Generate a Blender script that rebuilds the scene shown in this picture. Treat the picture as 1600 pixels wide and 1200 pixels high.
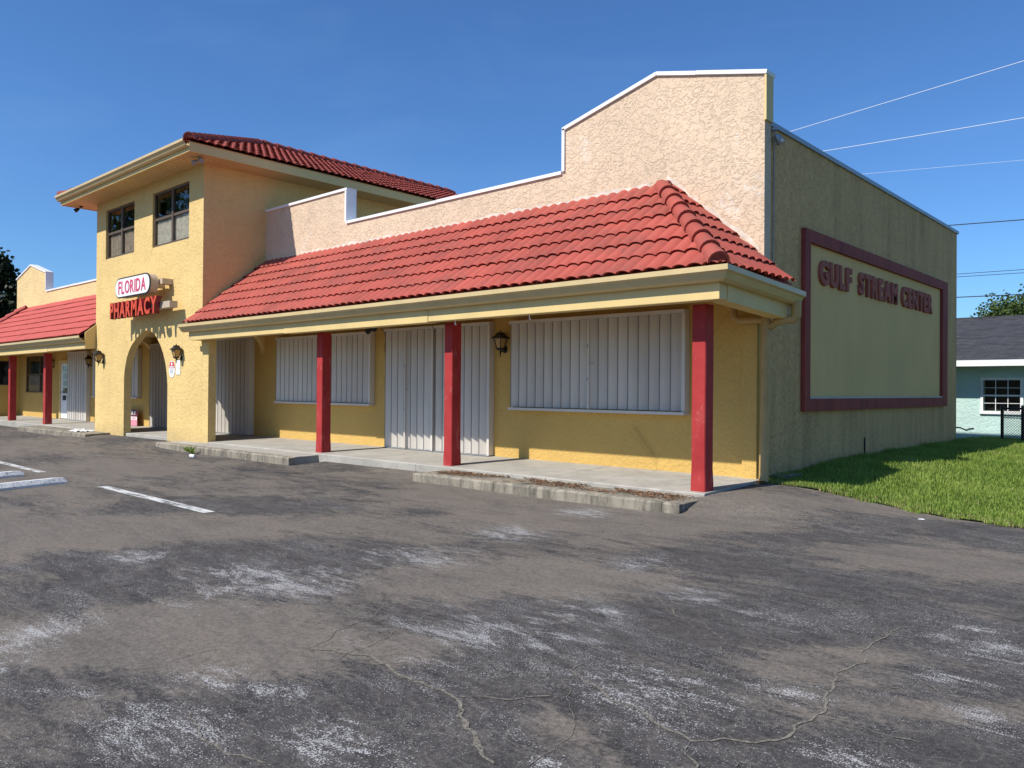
import bpy, bmesh, math, random
from mathutils import Matrix, Vector, noise as mnoise
R = math.radians
random.seed(7)
scene = bpy.context.scene
for o in list(bpy.data.objects): bpy.data.objects.remove(o)
col = scene.collection

# ------------------------------------------------------------------ camera
cam = bpy.data.cameras.new('camera'); camo = bpy.data.objects.new('camera', cam); col.objects.link(camo)
cam.sensor_width = 36.0; cam.lens = 1238.0 / 1600 * 36; cam.clip_start = 0.05; cam.clip_end = 3000
YAW, PITCH, ROLL = 0.740081, 0.006922, 0.007411
f_ = Vector((-math.sin(YAW) * math.cos(PITCH), math.cos(YAW) * math.cos(PITCH), math.sin(PITCH)))
r_ = Vector((math.cos(YAW), math.sin(YAW), 0)); u_ = r_.cross(f_)
r2 = r_ * math.cos(ROLL) + u_ * math.sin(ROLL); u2 = -r_ * math.sin(ROLL) + u_ * math.cos(ROLL)
m3 = Matrix((r2, u2, -f_)).transposed()
camo.matrix_world = Matrix.Translation((0, 0, 1.25)) @ m3.to_4x4()
scene.camera = camo

# ------------------------------------------------------------------ sky, sun, exposure
SUN = Vector((0.26, 1.0, -1.10)).normalized()          # direction the light travels
world = bpy.data.worlds.new('World'); scene.world = world; world.use_nodes = True
wn = world.node_tree; bgn = wn.nodes['Background']
sky = wn.nodes.new('ShaderNodeTexSky'); sky.sky_type = 'NISHITA'; sky.sun_disc = False
sky.sun_elevation = math.asin(-SUN.z); sky.sun_rotation = math.atan2(-SUN.x, -SUN.y)
sky.air_density = 1.0; sky.dust_density = 0.3; sky.ozone_density = 3.0; sky.altitude = 0
# thin high cirrus
tc = wn.nodes.new('ShaderNodeTexCoord'); mp = wn.nodes.new('ShaderNodeMapping')
mp.inputs['Scale'].default_value = (1.2, 3.2, 9.0); mp.inputs['Rotation'].default_value = (0.1, 0.15, 0.6)
cn = wn.nodes.new('ShaderNodeTexNoise'); cn.inputs['Scale'].default_value = 1.6; cn.inputs['Detail'].default_value = 9; cn.inputs['Distortion'].default_value = 0.6
cr = wn.nodes.new('ShaderNodeValToRGB'); cr.color_ramp.elements[0].position = 0.50; cr.color_ramp.elements[1].position = 0.95
cr.color_ramp.elements[1].color = (0.11, 0.11, 0.11, 1)
mxs = wn.nodes.new('ShaderNodeMix'); mxs.data_type = 'RGBA'
wn.links.new(tc.outputs['Generated'], mp.inputs['Vector']); wn.links.new(mp.outputs[0], cn.inputs['Vector'])
wn.links.new(cn.outputs['Fac'], cr.inputs[0]); wn.links.new(cr.outputs[0], mxs.inputs[0])
wn.links.new(sky.outputs[0], mxs.inputs[6]); mxs.inputs[7].default_value = (6.0, 6.6, 7.4, 1)
wb = wn.nodes.new('ShaderNodeMix'); wb.data_type = 'RGBA'; wb.blend_type = 'MULTIPLY'; wb.inputs[0].default_value = 1.0; wb.inputs[7].default_value = (0.63, 0.99, 1.40, 1)   # camera white balance
wn.links.new(mxs.outputs[2], wb.inputs[6]); wn.links.new(wb.outputs[2], bgn.inputs['Color']); bgn.inputs['Strength'].default_value = 0.085
sl = bpy.data.lights.new('sun', 'SUN'); sl.energy = 4.6; sl.angle = R(0.53); sl.color = (1.0, 0.95, 0.87)
so = bpy.data.objects.new('sun', sl); col.objects.link(so)
so.rotation_euler = SUN.to_track_quat('-Z', 'Y').to_euler(); so.location = (-10, -20, 30)
scene.view_settings.view_transform = 'Standard'; scene.view_settings.look = 'None'
scene.view_settings.gamma = 1.0; scene.view_settings.exposure = 0.30
scene.render.engine = 'CYCLES'
scene.cycles.max_bounces = 8; scene.cycles.diffuse_bounces = 4

# ------------------------------------------------------------------ material helpers
def lin(r, g, b):
    f = lambda c: (c / 255 / 12.92) if c / 255 <= 0.04045 else ((c / 255 + 0.055) / 1.055) ** 2.4
    return (f(r), f(g), f(b))
class NT:
    def __init__(s, name):
        s.m = bpy.data.materials.new(name); s.m.use_nodes = True; s.t = s.m.node_tree
        s.b = s.t.nodes['Principled BSDF']; s.pos = s.n('NewGeometry').outputs['Position']
    def n(s, k): return s.t.nodes.new('ShaderNode' + k)
    def l(s, a, b): s.t.links.new(a, b)
    def put(s, v, sock):
        if isinstance(v, bpy.types.NodeSocket): s.l(v, sock)
        elif isinstance(v, (tuple, list)): sock.default_value = tuple(v) + ((1,) if len(v) == 3 and len(sock.default_value) == 4 else ())
        else: sock.default_value = v
    def mapped(s, scale=(1, 1, 1), rot=(0, 0, 0), v=None):
        m = s.n('Mapping'); m.inputs['Scale'].default_value = scale; m.inputs['Rotation'].default_value = rot
        s.l(v or s.pos, m.inputs['Vector']); return m.outputs[0]
    def noise(s, scale, detail=4, rough=0.55, dist=0, v=None):
        k = s.n('TexNoise'); k.inputs['Scale'].default_value = scale; k.inputs['Detail'].default_value = detail
        k.inputs['Roughness'].default_value = rough; k.inputs['Distortion'].default_value = dist
        s.l(v or s.pos, k.inputs['Vector']); return k.outputs['Fac']
    def vor(s, scale, feature='F1', out='Distance', v=None, rnd=1.0):
        k = s.n('TexVoronoi'); k.feature = feature; k.inputs['Scale'].default_value = scale; k.inputs['Randomness'].default_value = rnd
        s.l(v or s.pos, k.inputs['Vector']); return k.outputs[out]
    def ramp(s, fac, *stops):
        k = s.n('ValToRGB'); e = k.color_ramp.elements
        while len(e) < len(stops): e.new(0.5)
        for i, (p, c) in enumerate(stops):
            e[i].position = p; c = (c, c, c) if isinstance(c, (int, float)) else c; e[i].color = tuple(c) + (1,)
        s.put(fac, k.inputs[0]); return k.outputs[0]
    def mix(s, fac, a, b, mode='MIX'):
        k = s.n('Mix'); k.data_type = 'RGBA'; k.blend_type = mode
        s.put(fac, k.inputs[0]); s.put(a, k.inputs[6]); s.put(b, k.inputs[7]); return k.outputs[2]
    def math(s, op, a, b=0.0, clamp=False):
        k = s.n('Math'); k.operation = op; k.use_clamp = clamp; s.put(a, k.inputs[0]); s.put(b, k.inputs[1]); return k.outputs[0]
    def attr(s, name):
        k = s.n('Attribute'); k.attribute_name = name; return k.outputs['Fac']
    def xyz(s):
        k = s.n('SeparateXYZ'); s.l(s.pos, k.inputs[0]); return k.outputs
    def bump(s, h, strength=0.5, dist=0.02, prev=None):
        k = s.n('Bump'); k.inputs['Strength'].default_value = strength; k.inputs['Distance'].default_value = dist
        s.l(h, k.inputs['Height'])
        if prev: s.l(prev, k.inputs['Normal'])
        return k.outputs[0]
    def out(s, color=None, rough=0.6, normal=None, metal=0.0, spec=None):
        if color is not None: s.put(color, s.b.inputs['Base Color'])
        s.put(rough, s.b.inputs['Roughness']); s.b.inputs['Metallic'].default_value = metal
        if normal: s.l(normal, s.b.inputs['Normal'])
        if spec is not None: s.b.inputs['Specular IOR Level'].default_value = spec
        return s.m
def sc(c, k): return tuple(min(1, v * k) for v in c)
M = {}
def plain(name, c, rough=0.6, var=0.12, scale=4, bump=0.0, bscale=40, metal=0.0, spec=0.4):
    t = NT(name); n = t.noise(scale, 6)
    cc = t.ramp(n, (0.3, sc(c, 1 - var)), (0.7, sc(c, 1 + var)))
    nm = t.bump(t.noise(bscale, 4), bump, 0.01) if bump else None
    M[name] = t.out(cc, rough, nm, metal, spec); return M[name]
def stucco(name, c, trowel=6.0, strength=0.6, stain=0.15, patch=0.0, streak=0.0, dirtlow=0.0, speck=0.0, crack=0.0):
    t = NT(name)
    v = t.noise(0.8, 5); cc = t.ramp(v, (0.3, sc(c, 0.92)), (0.7, sc(c, 1.05)))
    h = t.noise(trowel, 7, 0.6, 1.4); pl = t.ramp(h, (0.40, 0.0), (0.50, 0.75), (0.66, 1.0))
    fine = t.noise(60, 4)
    if stain:
        edge = t.ramp(h, (0.39, 0.0), (0.43, 1.0), (0.47, 0.0))
        brk = t.ramp(t.noise(2.5, 3), (0.42, 0.0), (0.6, 1.0))
        cc = t.mix(t.math('MULTIPLY', edge, t.math('MULTIPLY', brk, stain * 2.2)), cc, sc(c, 0.45))
    if patch:
        p = t.ramp(t.noise(1.1, 7, 0.68, 0.7), (0.60, 0.0), (0.70, 1.0))
        p2 = t.ramp(t.noise(14, 5), (0.4, 0.0), (0.6, 1.0))
        cc = t.mix(t.math('MULTIPLY', t.math('MULTIPLY', p, p2), patch), cc, (0.80, 0.76, 0.70))
    if speck:
        sp = t.ramp(t.noise(22, 3, 0.6, 0.4, t.mapped((1, 1, 0.6))), (0.63, 0.0), (0.70, 1.0))
        cc = t.mix(t.math('MULTIPLY', sp, speck), cc, sc(c, 0.5))
    if streak:
        s1 = t.ramp(t.noise(3.2, 6, 0.65, 0.2, t.mapped((1, 1, 0.10))), (0.46, 0.0), (0.68, 1.0))
        s2 = t.ramp(t.noise(0.5, 3), (0.35, 0.3), (0.65, 1.0))
        cc = t.mix(t.math('MULTIPLY', t.math('MULTIPLY', s1, s2), streak), cc, sc(c, 0.42))
    if dirtlow:
        z = t.xyz()[2]
        g = t.ramp(t.math('ADD', z, t.math('MULTIPLY', t.noise(5, 5), 0.5)), (0.12, 1.0), (0.50, 0.0))
        cc = t.mix(t.math('MULTIPLY', g, dirtlow), cc, (0.20, 0.17, 0.11))
    if crack:
        cv = t.ramp(t.vor(0.75, 'DISTANCE_TO_EDGE'), (0.0, 1.0), (0.006, 0.0)); ck = t.ramp(t.noise(0.9, 4, 0.6), (0.52, 0.0), (0.60, 1.0))
        cc = t.mix(t.math('MULTIPLY', t.math('MULTIPLY', cv, ck), crack), cc, sc(c, 0.35))
    n1 = t.bump(pl, strength, 0.02); n2 = t.bump(fine, 0.25, 0.006, n1)
    M[name] = t.out(cc, 0.88, n2, 0, 0.2); return M[name]
YEL = (0.67, 0.475, 0.155)
stucco('stucco_yellow_tower', (0.74, 0.53, 0.22), 9, 0.5, 0.10, speck=0.28, dirtlow=0.3, streak=0.10, crack=0.3)
stucco('stucco_yellow_porch', (0.62, 0.40, 0.12), 12, 0.4, 0.06, crack=0.35)
stucco('stucco_peach', (0.70, 0.535, 0.375), 11, 0.55, 0.20, patch=0.75, streak=0.16, crack=0.4)
stucco('stucco_cream_yellow', (0.74, 0.56, 0.28), 7, 0.6, 0.12, speck=0.15)
stucco('stucco_olive_side', (0.70, 0.43, 0.19), 9, 0.7, 0.12, streak=0.62, dirtlow=0.55)
stucco('sign_panel_render', (0.78, 0.50, 0.21), 1.2, 0.12, 0.0, streak=0.10)
stucco('house_render', (0.52, 0.70, 0.645), 8, 0.45, 0.04)
plain('trim_yellow', (0.68, 0.505, 0.215), 0.55, 0.06, 2, 0.08, 30)
plain('gutter_tan', (0.58, 0.44, 0.215), 0.35, 0.07, 3)
plain('pipe_tan', (0.43, 0.285, 0.105), 0.42, 0.12, 5)
plain('white_metal', (0.80, 0.80, 0.79), 0.4, 0.06, 2)
plain('grey_metal', (0.30, 0.33, 0.35), 0.45, 0.12, 3, metal=0.4)
plain('hinge_shade_grey', (0.22, 0.21, 0.20), 0.5, 0.1, 6)  # hinge rods toned dark to paint shade into the slat creases
plain('brown_frame', (0.105, 0.075, 0.05), 0.45, 0.1, 6)
plain('black_metal', (0.012, 0.011, 0.011), 0.5, 0.2, 12)
plain('black_vinyl', (0.008, 0.008, 0.009), 0.45, 0.1, 8)
plain('dark_interior', (0.015, 0.014, 0.013), 0.9, 0.1, 3)
plain('roof_gravel', (0.22, 0.21, 0.19), 0.9, 0.2, 6)
plain('sign_white', (0.82, 0.81, 0.80), 0.35, 0.03, 3)
plain('sign_red', (0.55, 0.035, 0.055), 0.4, 0.06, 4)
plain('sign_pink_red', (0.62, 0.05, 0.13), 0.4, 0.06, 4)
plain('channel_red', (0.62, 0.075, 0.03), 0.35, 0.10, 5)
plain('channel_side', (0.20, 0.012, 0.018), 0.45, 0.15, 5)
plain('sign_beige', (0.50, 0.40, 0.30), 0.5, 0.08, 4)
plain('sign_maroon', (0.10, 0.012, 0.03), 0.5, 0.1, 5)
plain('sign_pink', (0.70, 0.26, 0.34), 0.5, 0.05, 5)
plain('paper_white', (0.74, 0.74, 0.72), 0.7, 0.08, 8)
plain('cable_white', (0.80, 0.80, 0.80), 0.5, 0.0, 2)
plain('cable_black', (0.02, 0.02, 0.025), 0.6, 0.1, 2)
plain('pole_wood', (0.12, 0.085, 0.055), 0.9, 0.25, 3, 0.3, 14)
plain('bark', (0.085, 0.062, 0.045), 0.95, 0.3, 5, 0.6, 18)
plain('lamp_amber_glass', (0.42, 0.27, 0.10), 0.2, 0.12, 20)
plain('curtain', (0.72, 0.62, 0.52), 0.9, 0.22, 9)
plain('curtain_brown', (0.52, 0.39, 0.30), 0.9, 0.22, 9)
plain('dry_leaf', (0.20, 0.10, 0.045), 0.9, 0.5, 30)
plain('tin_can', (0.75, 0.74, 0.72), 0.3, 0.1, 20)
# red painted wood columns / plum frame
t = NT('column_red'); n = t.noise(3, 6); w = t.ramp(t.noise(5, 8, 0.7, 1.0, t.mapped((1, 1, 0.4))), (0.57, 0.0), (0.63, 1.0))
c0 = t.ramp(n, (0.3, (0.34, 0.034, 0.034)), (0.7, (0.43, 0.050, 0.046)))
M['column_red'] = t.out(t.mix(t.math('MULTIPLY', w, 0.45), c0, (0.50, 0.15, 0.13)), 0.6, t.bump(t.noise(14, 6, 0.6, 0.6), 0.35, 0.01), 0, 0.12)
t = NT('frame_plum'); st = t.ramp(t.noise(6, 6, 0.6, 0, t.mapped((1, 1, 0.12))), (0.4, (0.33, 0.066, 0.047)), (0.68, (0.21, 0.042, 0.034)))
M['frame_plum'] = t.out(st, 0.75, t.bump(t.noise(30, 4), 0.3, 0.008), 0, 0.25)
t = NT('letter_plum'); M['letter_plum'] = t.out(t.ramp(t.noise(5, 5), (0.3, (0.33, 0.095, 0.066)), (0.7, (0.43, 0.13, 0.09))), 0.8, t.bump(t.noise(50, 4), 0.3, 0.008), 0, 0.2)
# clay-red painted tiles
def tile_mat(name, c, dirt, dcol):
    t = NT(name); oi = t.n('ObjectInfo')
    cc = t.ramp(t.noise(1.2, 5), (0.3, sc(c, 0.90)), (0.7, sc(c, 1.08)))
    cc = t.mix(t.math('MULTIPLY', t.math('POWER', oi.outputs['Random'], 2.0), 0.55), cc, sc(c, 0.62))
    d = t.ramp(t.noise(1.9, 8, 0.72, 0.9), (0.45, 0.0), (0.70, 1.0)); d2 = t.ramp(t.noise(30, 5), (0.35, 0.0), (0.65, 1.0))
    cc = t.mix(t.math('MULTIPLY', t.math('MULTIPLY', d, d2), dirt), cc, dcol)
    M[name] = t.out(cc, 0.72, t.bump(t.noise(70, 4), 0.25, 0.006), 0, 0.25)
tile_mat('tile_red', (0.425, 0.090, 0.064), 0.85, (0.13, 0.075, 0.06))
tile_mat('tile_pink_red', (0.52, 0.105, 0.085), 0.55, (0.20, 0.07, 0.06))
tile_mat('tile_maroon', (0.33, 0.070, 0.050), 0.8, (0.07, 0.035, 0.03))
# shutters: off-white painted aluminium
t = NT('shutter_white'); cc = t.ramp(t.noise(2.0, 6, 0.6, 0, t.mapped((1, 1, 0.3))), (0.3, (0.56, 0.515, 0.45)), (0.7, (0.69, 0.64, 0.565)))
M['shutter_white'] = t.out(cc, 0.42, None, 0, 0.45)
# soffit boards
t = NT('soffit_boards'); wv = t.n('TexWave'); wv.bands_direction = 'Y'; wv.wave_type = 'BANDS'; wv.inputs['Scale'].default_value = 3.0
t.l(t.pos, wv.inputs['Vector']); g = t.ramp(wv.outputs['Fac'], (0.0, 0.0), (0.12, 1.0))
M['soffit_boards'] = t.out(t.mix(g, (0.30, 0.19, 0.09), t.ramp(t.noise(2, 5), (0.3, (0.60, 0.41, 0.18)), (0.7, (0.68, 0.48, 0.22)))), 0.6, t.bump(g, 0.4, 0.01), 0, 0.3)
# concrete
def concrete(name, c, dirt, edge=0.0):
    t = NT(name); cc = t.ramp(t.noise(1.6, 7, 0.6), (0.3, sc(c, 0.82)), (0.7, sc(c, 1.1)))
    d = t.ramp(t.noise(3.5, 8, 0.72, 0.5), (0.48, 0.0), (0.66, 1.0)); cc = t.mix(t.math('MULTIPLY', d, dirt), cc, sc(c, 0.42))
    if edge:
        s1 = t.ramp(t.noise(9, 7, 0.7, 0.2, t.mapped((1, 1, 0.18))), (0.42, 0.0), (0.66, 1.0)); cc = t.mix(t.math('MULTIPLY', s1, edge), cc, (0.065, 0.06, 0.05))
    cr_ = t.vor(0.45, 'DISTANCE_TO_EDGE', v=None)
    n1 = t.bump(t.noise(12, 7, 0.65), 0.35, 0.02); n2 = t.bump(t.noise(120, 3), 0.3, 0.004, n1)
    M[name] = t.out(cc, 0.9, n2, 0, 0.2)
concrete('concrete_walk', (0.40, 0.375, 0.325), 0.35)
concrete('concrete_kerb', (0.33, 0.29, 0.225), 0.65, 0.75)
t = NT('painted_stop'); chip = t.ramp(t.noise(38, 7, 0.7, 0.6), (0.56, 0.0), (0.62, 1.0))
M['painted_stop'] = t.out(t.mix(chip, (0.74, 0.73, 0.69), (0.23, 0.21, 0.18)), 0.85, t.bump(t.noise(25, 6), 0.5, 0.02), 0, 0.2)
t = NT('line_paint'); al = t.ramp(t.noise(22, 8, 0.78, 0.2, t.mapped((0.10, 1, 1))), (0.40, 0.0), (0.52, 1.0))
tr = t.n('BsdfTransparent'); mx = t.n('MixShader'); t.out(t.ramp(t.noise(7, 5), (0.3, (0.50, 0.50, 0.47)), (0.7, (0.68, 0.68, 0.65))), 0.85)
t.l(al, mx.inputs[0]); t.l(t.b.outputs[0], mx.inputs[2]); t.l(tr.outputs[0], mx.inputs[1]); t.l(mx.outputs[0], t.t.nodes['Material Output'].inputs[0])
M['line_paint'] = t.m
t = NT('crack_filler'); M['crack_filler'] = t.out(t.ramp(t.noise(38, 7, 0.75), (0.34, (0.06, 0.055, 0.05)), (0.44, (0.17, 0.152, 0.122)), (0.68, (0.29, 0.26, 0.215))), 0.95, t.bump(t.noise(80, 4), 0.6, 0.01), 0, 0.15)
al = t.ramp(t.noise(55, 6, 0.75), (0.36, 0.0), (0.48, 1.0)); tr = t.n('BsdfTransparent'); mx = t.n('MixShader'); t.l(al, mx.inputs[0]); t.l(tr.outputs[0], mx.inputs[1]); t.l(t.b.outputs[0], mx.inputs[2]); t.l(mx.outputs[0], t.t.nodes['Material Output'].inputs[0])
# worn asphalt
t = NT('asphalt')
flow = t.mapped((0.55, 1.5, 1), (0, 0, R(8)))
big = t.noise(0.9, 10, 0.70, 0.8, flow); fine_ = t.noise(4.5, 9, 0.78, 1.0, flow)
stone = t.noise(125, 2, 0.6); grain = t.noise(260, 2, 0.6); mid = t.noise(34, 6, 0.85)
# dark binder
binder = t.mix(1.0, t.ramp(fine_, (0.35, (0.037, 0.034, 0.033)), (0.65, (0.092, 0.083, 0.075))), t.ramp(mid, (0.30, 0.45), (0.70, 1.7)), 'MULTIPLY')
# taupe film of dried silt lying on it, with ragged edges
fm = t.math('ADD', t.math('ADD', t.math('MULTIPLY', big, 0.46), t.math('ADD', t.math('MULTIPLY', fine_, 0.38), t.math('MULTIPLY', mid, 0.16))), t.math('SUBTRACT', t.math('MULTIPLY', t.attr('brown'), 0.16), t.math('ADD', t.math('MULTIPLY', t.attr('dark'), 0.15), t.math('MULTIPLY', t.attr('wear'), 0.06))))
film = t.ramp(fm, (0.44, 0.0), (0.535, 1.0))
silt = t.mix(1.0, t.ramp(t.noise(1.7, 7, 0.7, 0.6, flow), (0.3, (0.125, 0.111, 0.095)), (0.5, (0.180, 0.156, 0.129)), (0.72, (0.215, 0.178, 0.142))), t.ramp(mid, (0.30, 0.50), (0.70, 1.50)), 'MULTIPLY')
cc = t.mix(t.math('MULTIPLY', film, 0.82), binder, silt)
# exposed aggregate: pale stones showing where the binder is gone
wn1 = t.math('ADD', t.math('MULTIPLY', t.noise(2.4, 9, 0.74, 1.0, flow), 0.55), t.math('MULTIPLY', t.noise(9.0, 7, 0.82, 0.8, flow), 0.45))
wear = t.math('MULTIPLY', t.attr('wear'), t.ramp(wn1, (0.38, 0.12), (0.60, 1.20)))
bg_w = t.ramp(t.noise(1.8, 9, 0.8, 1.0, flow), (0.38, 0.30), (0.68, 0.80))
w_all = t.math('MINIMUM', t.math('MAXIMUM', wear, t.math('MULTIPLY', bg_w, t.math('SUBTRACT', 1.0, t.math('MULTIPLY', film, 0.45)))), 1.0)
thr = t.math('SUBTRACT', 0.75, t.math('MULTIPLY', w_all, 0.305))
sm = t.math('MULTIPLY', t.math('SUBTRACT', t.math('ADD', t.math('MULTIPLY', stone, 0.75), t.math('MULTIPLY', grain, 0.25)), thr), 14.0, True)
cc = t.mix(t.math('MULTIPLY', sm, 0.92), cc, t.ramp(grain, (0.35, (0.32, 0.31, 0.30)), (0.65, (0.60, 0.59, 0.57))))
# hairline net of cracks
wp = t.n('VectorMath'); wp.operation = 'ADD'; nz = t.n('TexNoise'); nz.inputs['Scale'].default_value = 2.6; nz.inputs['Detail'].default_value = 6
t.l(t.pos, nz.inputs['Vector']); vs = t.n('VectorMath'); vs.operation = 'SCALE'; vs.inputs['Scale'].default_value = 0.42
t.l(nz.outputs['Color'], vs.inputs[0]); t.l(t.pos, wp.inputs[0]); t.l(vs.outputs[0], wp.inputs[1])
hz = t.vor(4.6, 'DISTANCE_TO_EDGE', v=wp.outputs[0]); hl = t.ramp(hz, (0.0, 1.0), (0.035, 0.0))
hl = t.math('MULTIPLY', hl, t.math('MAXIMUM', t.math('MULTIPLY', t.attr('dark'), 0.9), t.ramp(t.noise(0.9, 4), (0.60, 0.0), (0.75, 0.6))))
cc = t.mix(t.math('MULTIPLY', hl, 0.55), cc, (0.17, 0.155, 0.13))
n1 = t.bump(stone, 0.5, 0.012); n2 = t.bump(grain, 0.5, 0.006, n1); n3 = t.bump(t.noise(2.0, 6), 0.25, 0.05, n2)
M['asphalt'] = t.out(cc, 0.88, n3, 0, 0.22)
# lawn
t = NT('soil'); M['soil'] = t.out(t.ramp(t.noise(5, 7), (0.3, (0.028, 0.048, 0.010)), (0.7, (0.060, 0.078, 0.022))), 0.95, t.bump(t.noise(30, 5), 0.6, 0.03), 0, 0.1)
t = NT('far_ground'); M['far_ground'] = t.out(t.ramp(t.noise(0.08, 6), (0.35, (0.06, 0.09, 0.025)), (0.65, (0.11, 0.10, 0.06))), 0.95)
def leafmat(name, a, b, trans=0.35, scale=1.5):
    t = NT(name); cc = t.ramp(t.noise(scale, 5), (0.3, a), (0.7, b)); t.out(cc, 0.55, None, 0, 0.25)
    tb = t.n('BsdfTranslucent'); t.put(t.mix(0.5, cc, (0.30, 0.42, 0.05), 'MIX') if trans > 0.3 else cc, tb.inputs[0]); mx = t.n('MixShader'); mx.inputs[0].default_value = trans
    t.l(t.b.outputs[0], mx.inputs[1]); t.l(tb.outputs[0], mx.inputs[2]); t.l(mx.outputs[0], t.t.nodes['Material Output'].inputs[0]); M[name] = t.m
leafmat('grass_blades', (0.15, 0.24, 0.035), (0.30, 0.39, 0.075), 0.33, 0.9)
leafmat('dry_grass', (0.34, 0.31, 0.12), (0.46, 0.41, 0.17), 0.2, 3)
leafmat('leaf_dark', (0.012, 0.022, 0.008), (0.022, 0.036, 0.012), 0.10)
leafmat('leaf_mid', (0.045, 0.085, 0.018), (0.095, 0.125, 0.030), 0.3)
# shingles
t = NT('shingle'); br = t.n('TexBrick'); br.inputs['Scale'].default_value = 1.0; br.inputs['Brick Width'].default_value = 0.55; br.inputs['Row Height'].default_value = 0.13
br.inputs['Mortar Size'].default_value = 0.010; br.inputs['Color1'].default_value = (0.036, 0.037, 0.042, 1); br.inputs['Color2'].default_value = (0.066, 0.067, 0.073, 1); br.inputs['Mortar'].default_value = (0.018, 0.018, 0.02, 1)
t.l(t.pos, br.inputs['Vector']); M['shingle'] = t.out(t.mix(0.5, br.outputs['Color'], t.ramp(t.noise(7, 6, 0.7, 0, t.mapped((0.5, 1, 1))), (0.35, (0.03, 0.031, 0.036)), (0.65, (0.085, 0.086, 0.092)))), 0.9, t.bump(br.outputs['Fac'], 0.4, 0.01), 0, 0.2)
# window glass: thin pane, mirror-like at grazing angles, clear otherwise
t = NT('window_glass'); gl = t.n('BsdfGlossy'); gl.inputs['Roughness'].default_value = 0.015; tr = t.n('BsdfTransparent'); tr.inputs[0].default_value = (0.86, 0.88, 0.87, 1)
fr = t.n('LayerWeight'); fr.inputs['Blend'].default_value = 0.5; t.l(t.bump(t.noise(1.3, 2), 0.12, 0.03), gl.inputs['Normal'])
mx = t.n('MixShader'); t.l(t.math('ADD', t.math('MULTIPLY', t.math('POWER', fr.outputs['Facing'], 5.0), 0.95), 0.035, True), mx.inputs[0]); t.l(tr.outputs[0], mx.inputs[1]); t.l(gl.outputs[0], mx.inputs[2]); t.l(mx.outputs[0], t.t.nodes['Material Output'].inputs[0])
M['window_glass'] = t.m

# ------------------------------------------------------------------ object helpers
INV = {}
def link(o, parent=None, world_mode=True):
    col.objects.link(o)
    if parent is not None:
        o.parent = parent
        if world_mode and parent.name in INV: o.matrix_parent_inverse = INV[parent.name]
    return o
def tag(o, label=None, cat=None, group=None, kind=None):
    if label: o['label'] = label
    if cat: o['category'] = cat
    if group: o['group'] = group
    if kind: o['kind'] = kind
    return o
def thing(name, loc, label, cat, group=None, rz=0, local=False):
    o = bpy.data.objects.new(name, None); col.objects.link(o); o.location = loc; o.rotation_euler = (0, 0, rz)
    o.empty_display_size = 0.2
    if not local: INV[o.name] = (Matrix.Translation(loc) @ Matrix.Rotation(rz, 4, 'Z')).inverted()
    return tag(o, label, cat, group)
class MB:
    def __init__(s): s.v = []; s.f = []; s.sm = []
    def add(s, vs, fs, smooth=False):
        b = len(s.v); s.v += [tuple(p) for p in vs]; s.f += [tuple(b + i for i in q) for q in fs]; s.sm += [smooth] * len(fs); return s
    def box(s, x0, x1, y0, y1, z0, z1):
        return s.add([(x0, y0, z0), (x1, y0, z0), (x1, y1, z0), (x0, y1, z0), (x0, y0, z1), (x1, y0, z1), (x1, y1, z1), (x0, y1, z1)],
                     [(0, 3, 2, 1), (4, 5, 6, 7), (0, 1, 5, 4), (1, 2, 6, 5), (2, 3, 7, 6), (3, 0, 4, 7)])
    def tube(s, pts, r, n=10, cap=True, smooth=True):
        pts = [Vector(p) for p in pts]; rs = r if isinstance(r, (list, tuple)) else [r] * len(pts); vs = []; a = None
        for i, p in enumerate(pts):
            d = (pts[min(i + 1, len(pts) - 1)] - pts[max(i - 1, 0)]).normalized()
            if a is None: a = d.orthogonal().normalized()
            a = (a - d * a.dot(d)).normalized(); b = d.cross(a)
            for k in range(n): th = 2 * math.pi * k / n; vs.append(p + (a * math.cos(th) + b * math.sin(th)) * rs[i])
        fs = [(i * n + k, i * n + (k + 1) % n, (i + 1) * n + (k + 1) % n, (i + 1) * n + k) for i in range(len(pts) - 1) for k in range(n)]
        s.add(vs, fs, smooth)
        if cap: s.add(vs[:n], [tuple(range(n))[::-1]]); s.add(vs[-n:], [tuple(range(n))])
        return s
    def loft(s, rings, smooth=False, caps=True):
        n = len(rings[0]); vs = [p for r in rings for p in r]
        s.add(vs, [(i * n + k, i * n + (k + 1) % n, (i + 1) * n + (k + 1) % n, (i + 1) * n + k) for i in range(len(rings) - 1) for k in range(n)], smooth)
        if caps: s.add(rings[0], [tuple(range(n))[::-1]]); s.add(rings[-1], [tuple(range(n))])
        return s
    def mesh(s, name):
        me = bpy.data.meshes.new(name); me.from_pydata(s.v, [], s.f); me.polygons.foreach_set('use_smooth', s.sm); me.update()
        bm = bmesh.new(); bm.from_mesh(me); bmesh.ops.recalc_face_normals(bm, faces=bm.faces); bm.to_mesh(me); bm.free(); return me
    def build(s, name, mat, parent=None, bevel=0.0, **kw):
        me = s.mesh(name); me.materials.append(M[mat] if isinstance(mat, str) else mat)
        if bevel:
            bm = bmesh.new(); bm.from_mesh(me); bmesh.ops.remove_doubles(bm, verts=bm.verts, dist=1e-5)
            bmesh.ops.bevel(bm, geom=[e for e in bm.edges if e.calc_face_angle(0) > 0.5], offset=bevel, segments=2, affect='EDGES', profile=0.6); bm.to_mesh(me); bm.free()
        o = bpy.data.objects.new(name, me); link(o, parent); tag(o, **kw); return o
def box(name, mat, parent, *a, bevel=0.0, **kw): return MB().box(*a).build(name, mat, parent, bevel, **kw)
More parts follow.
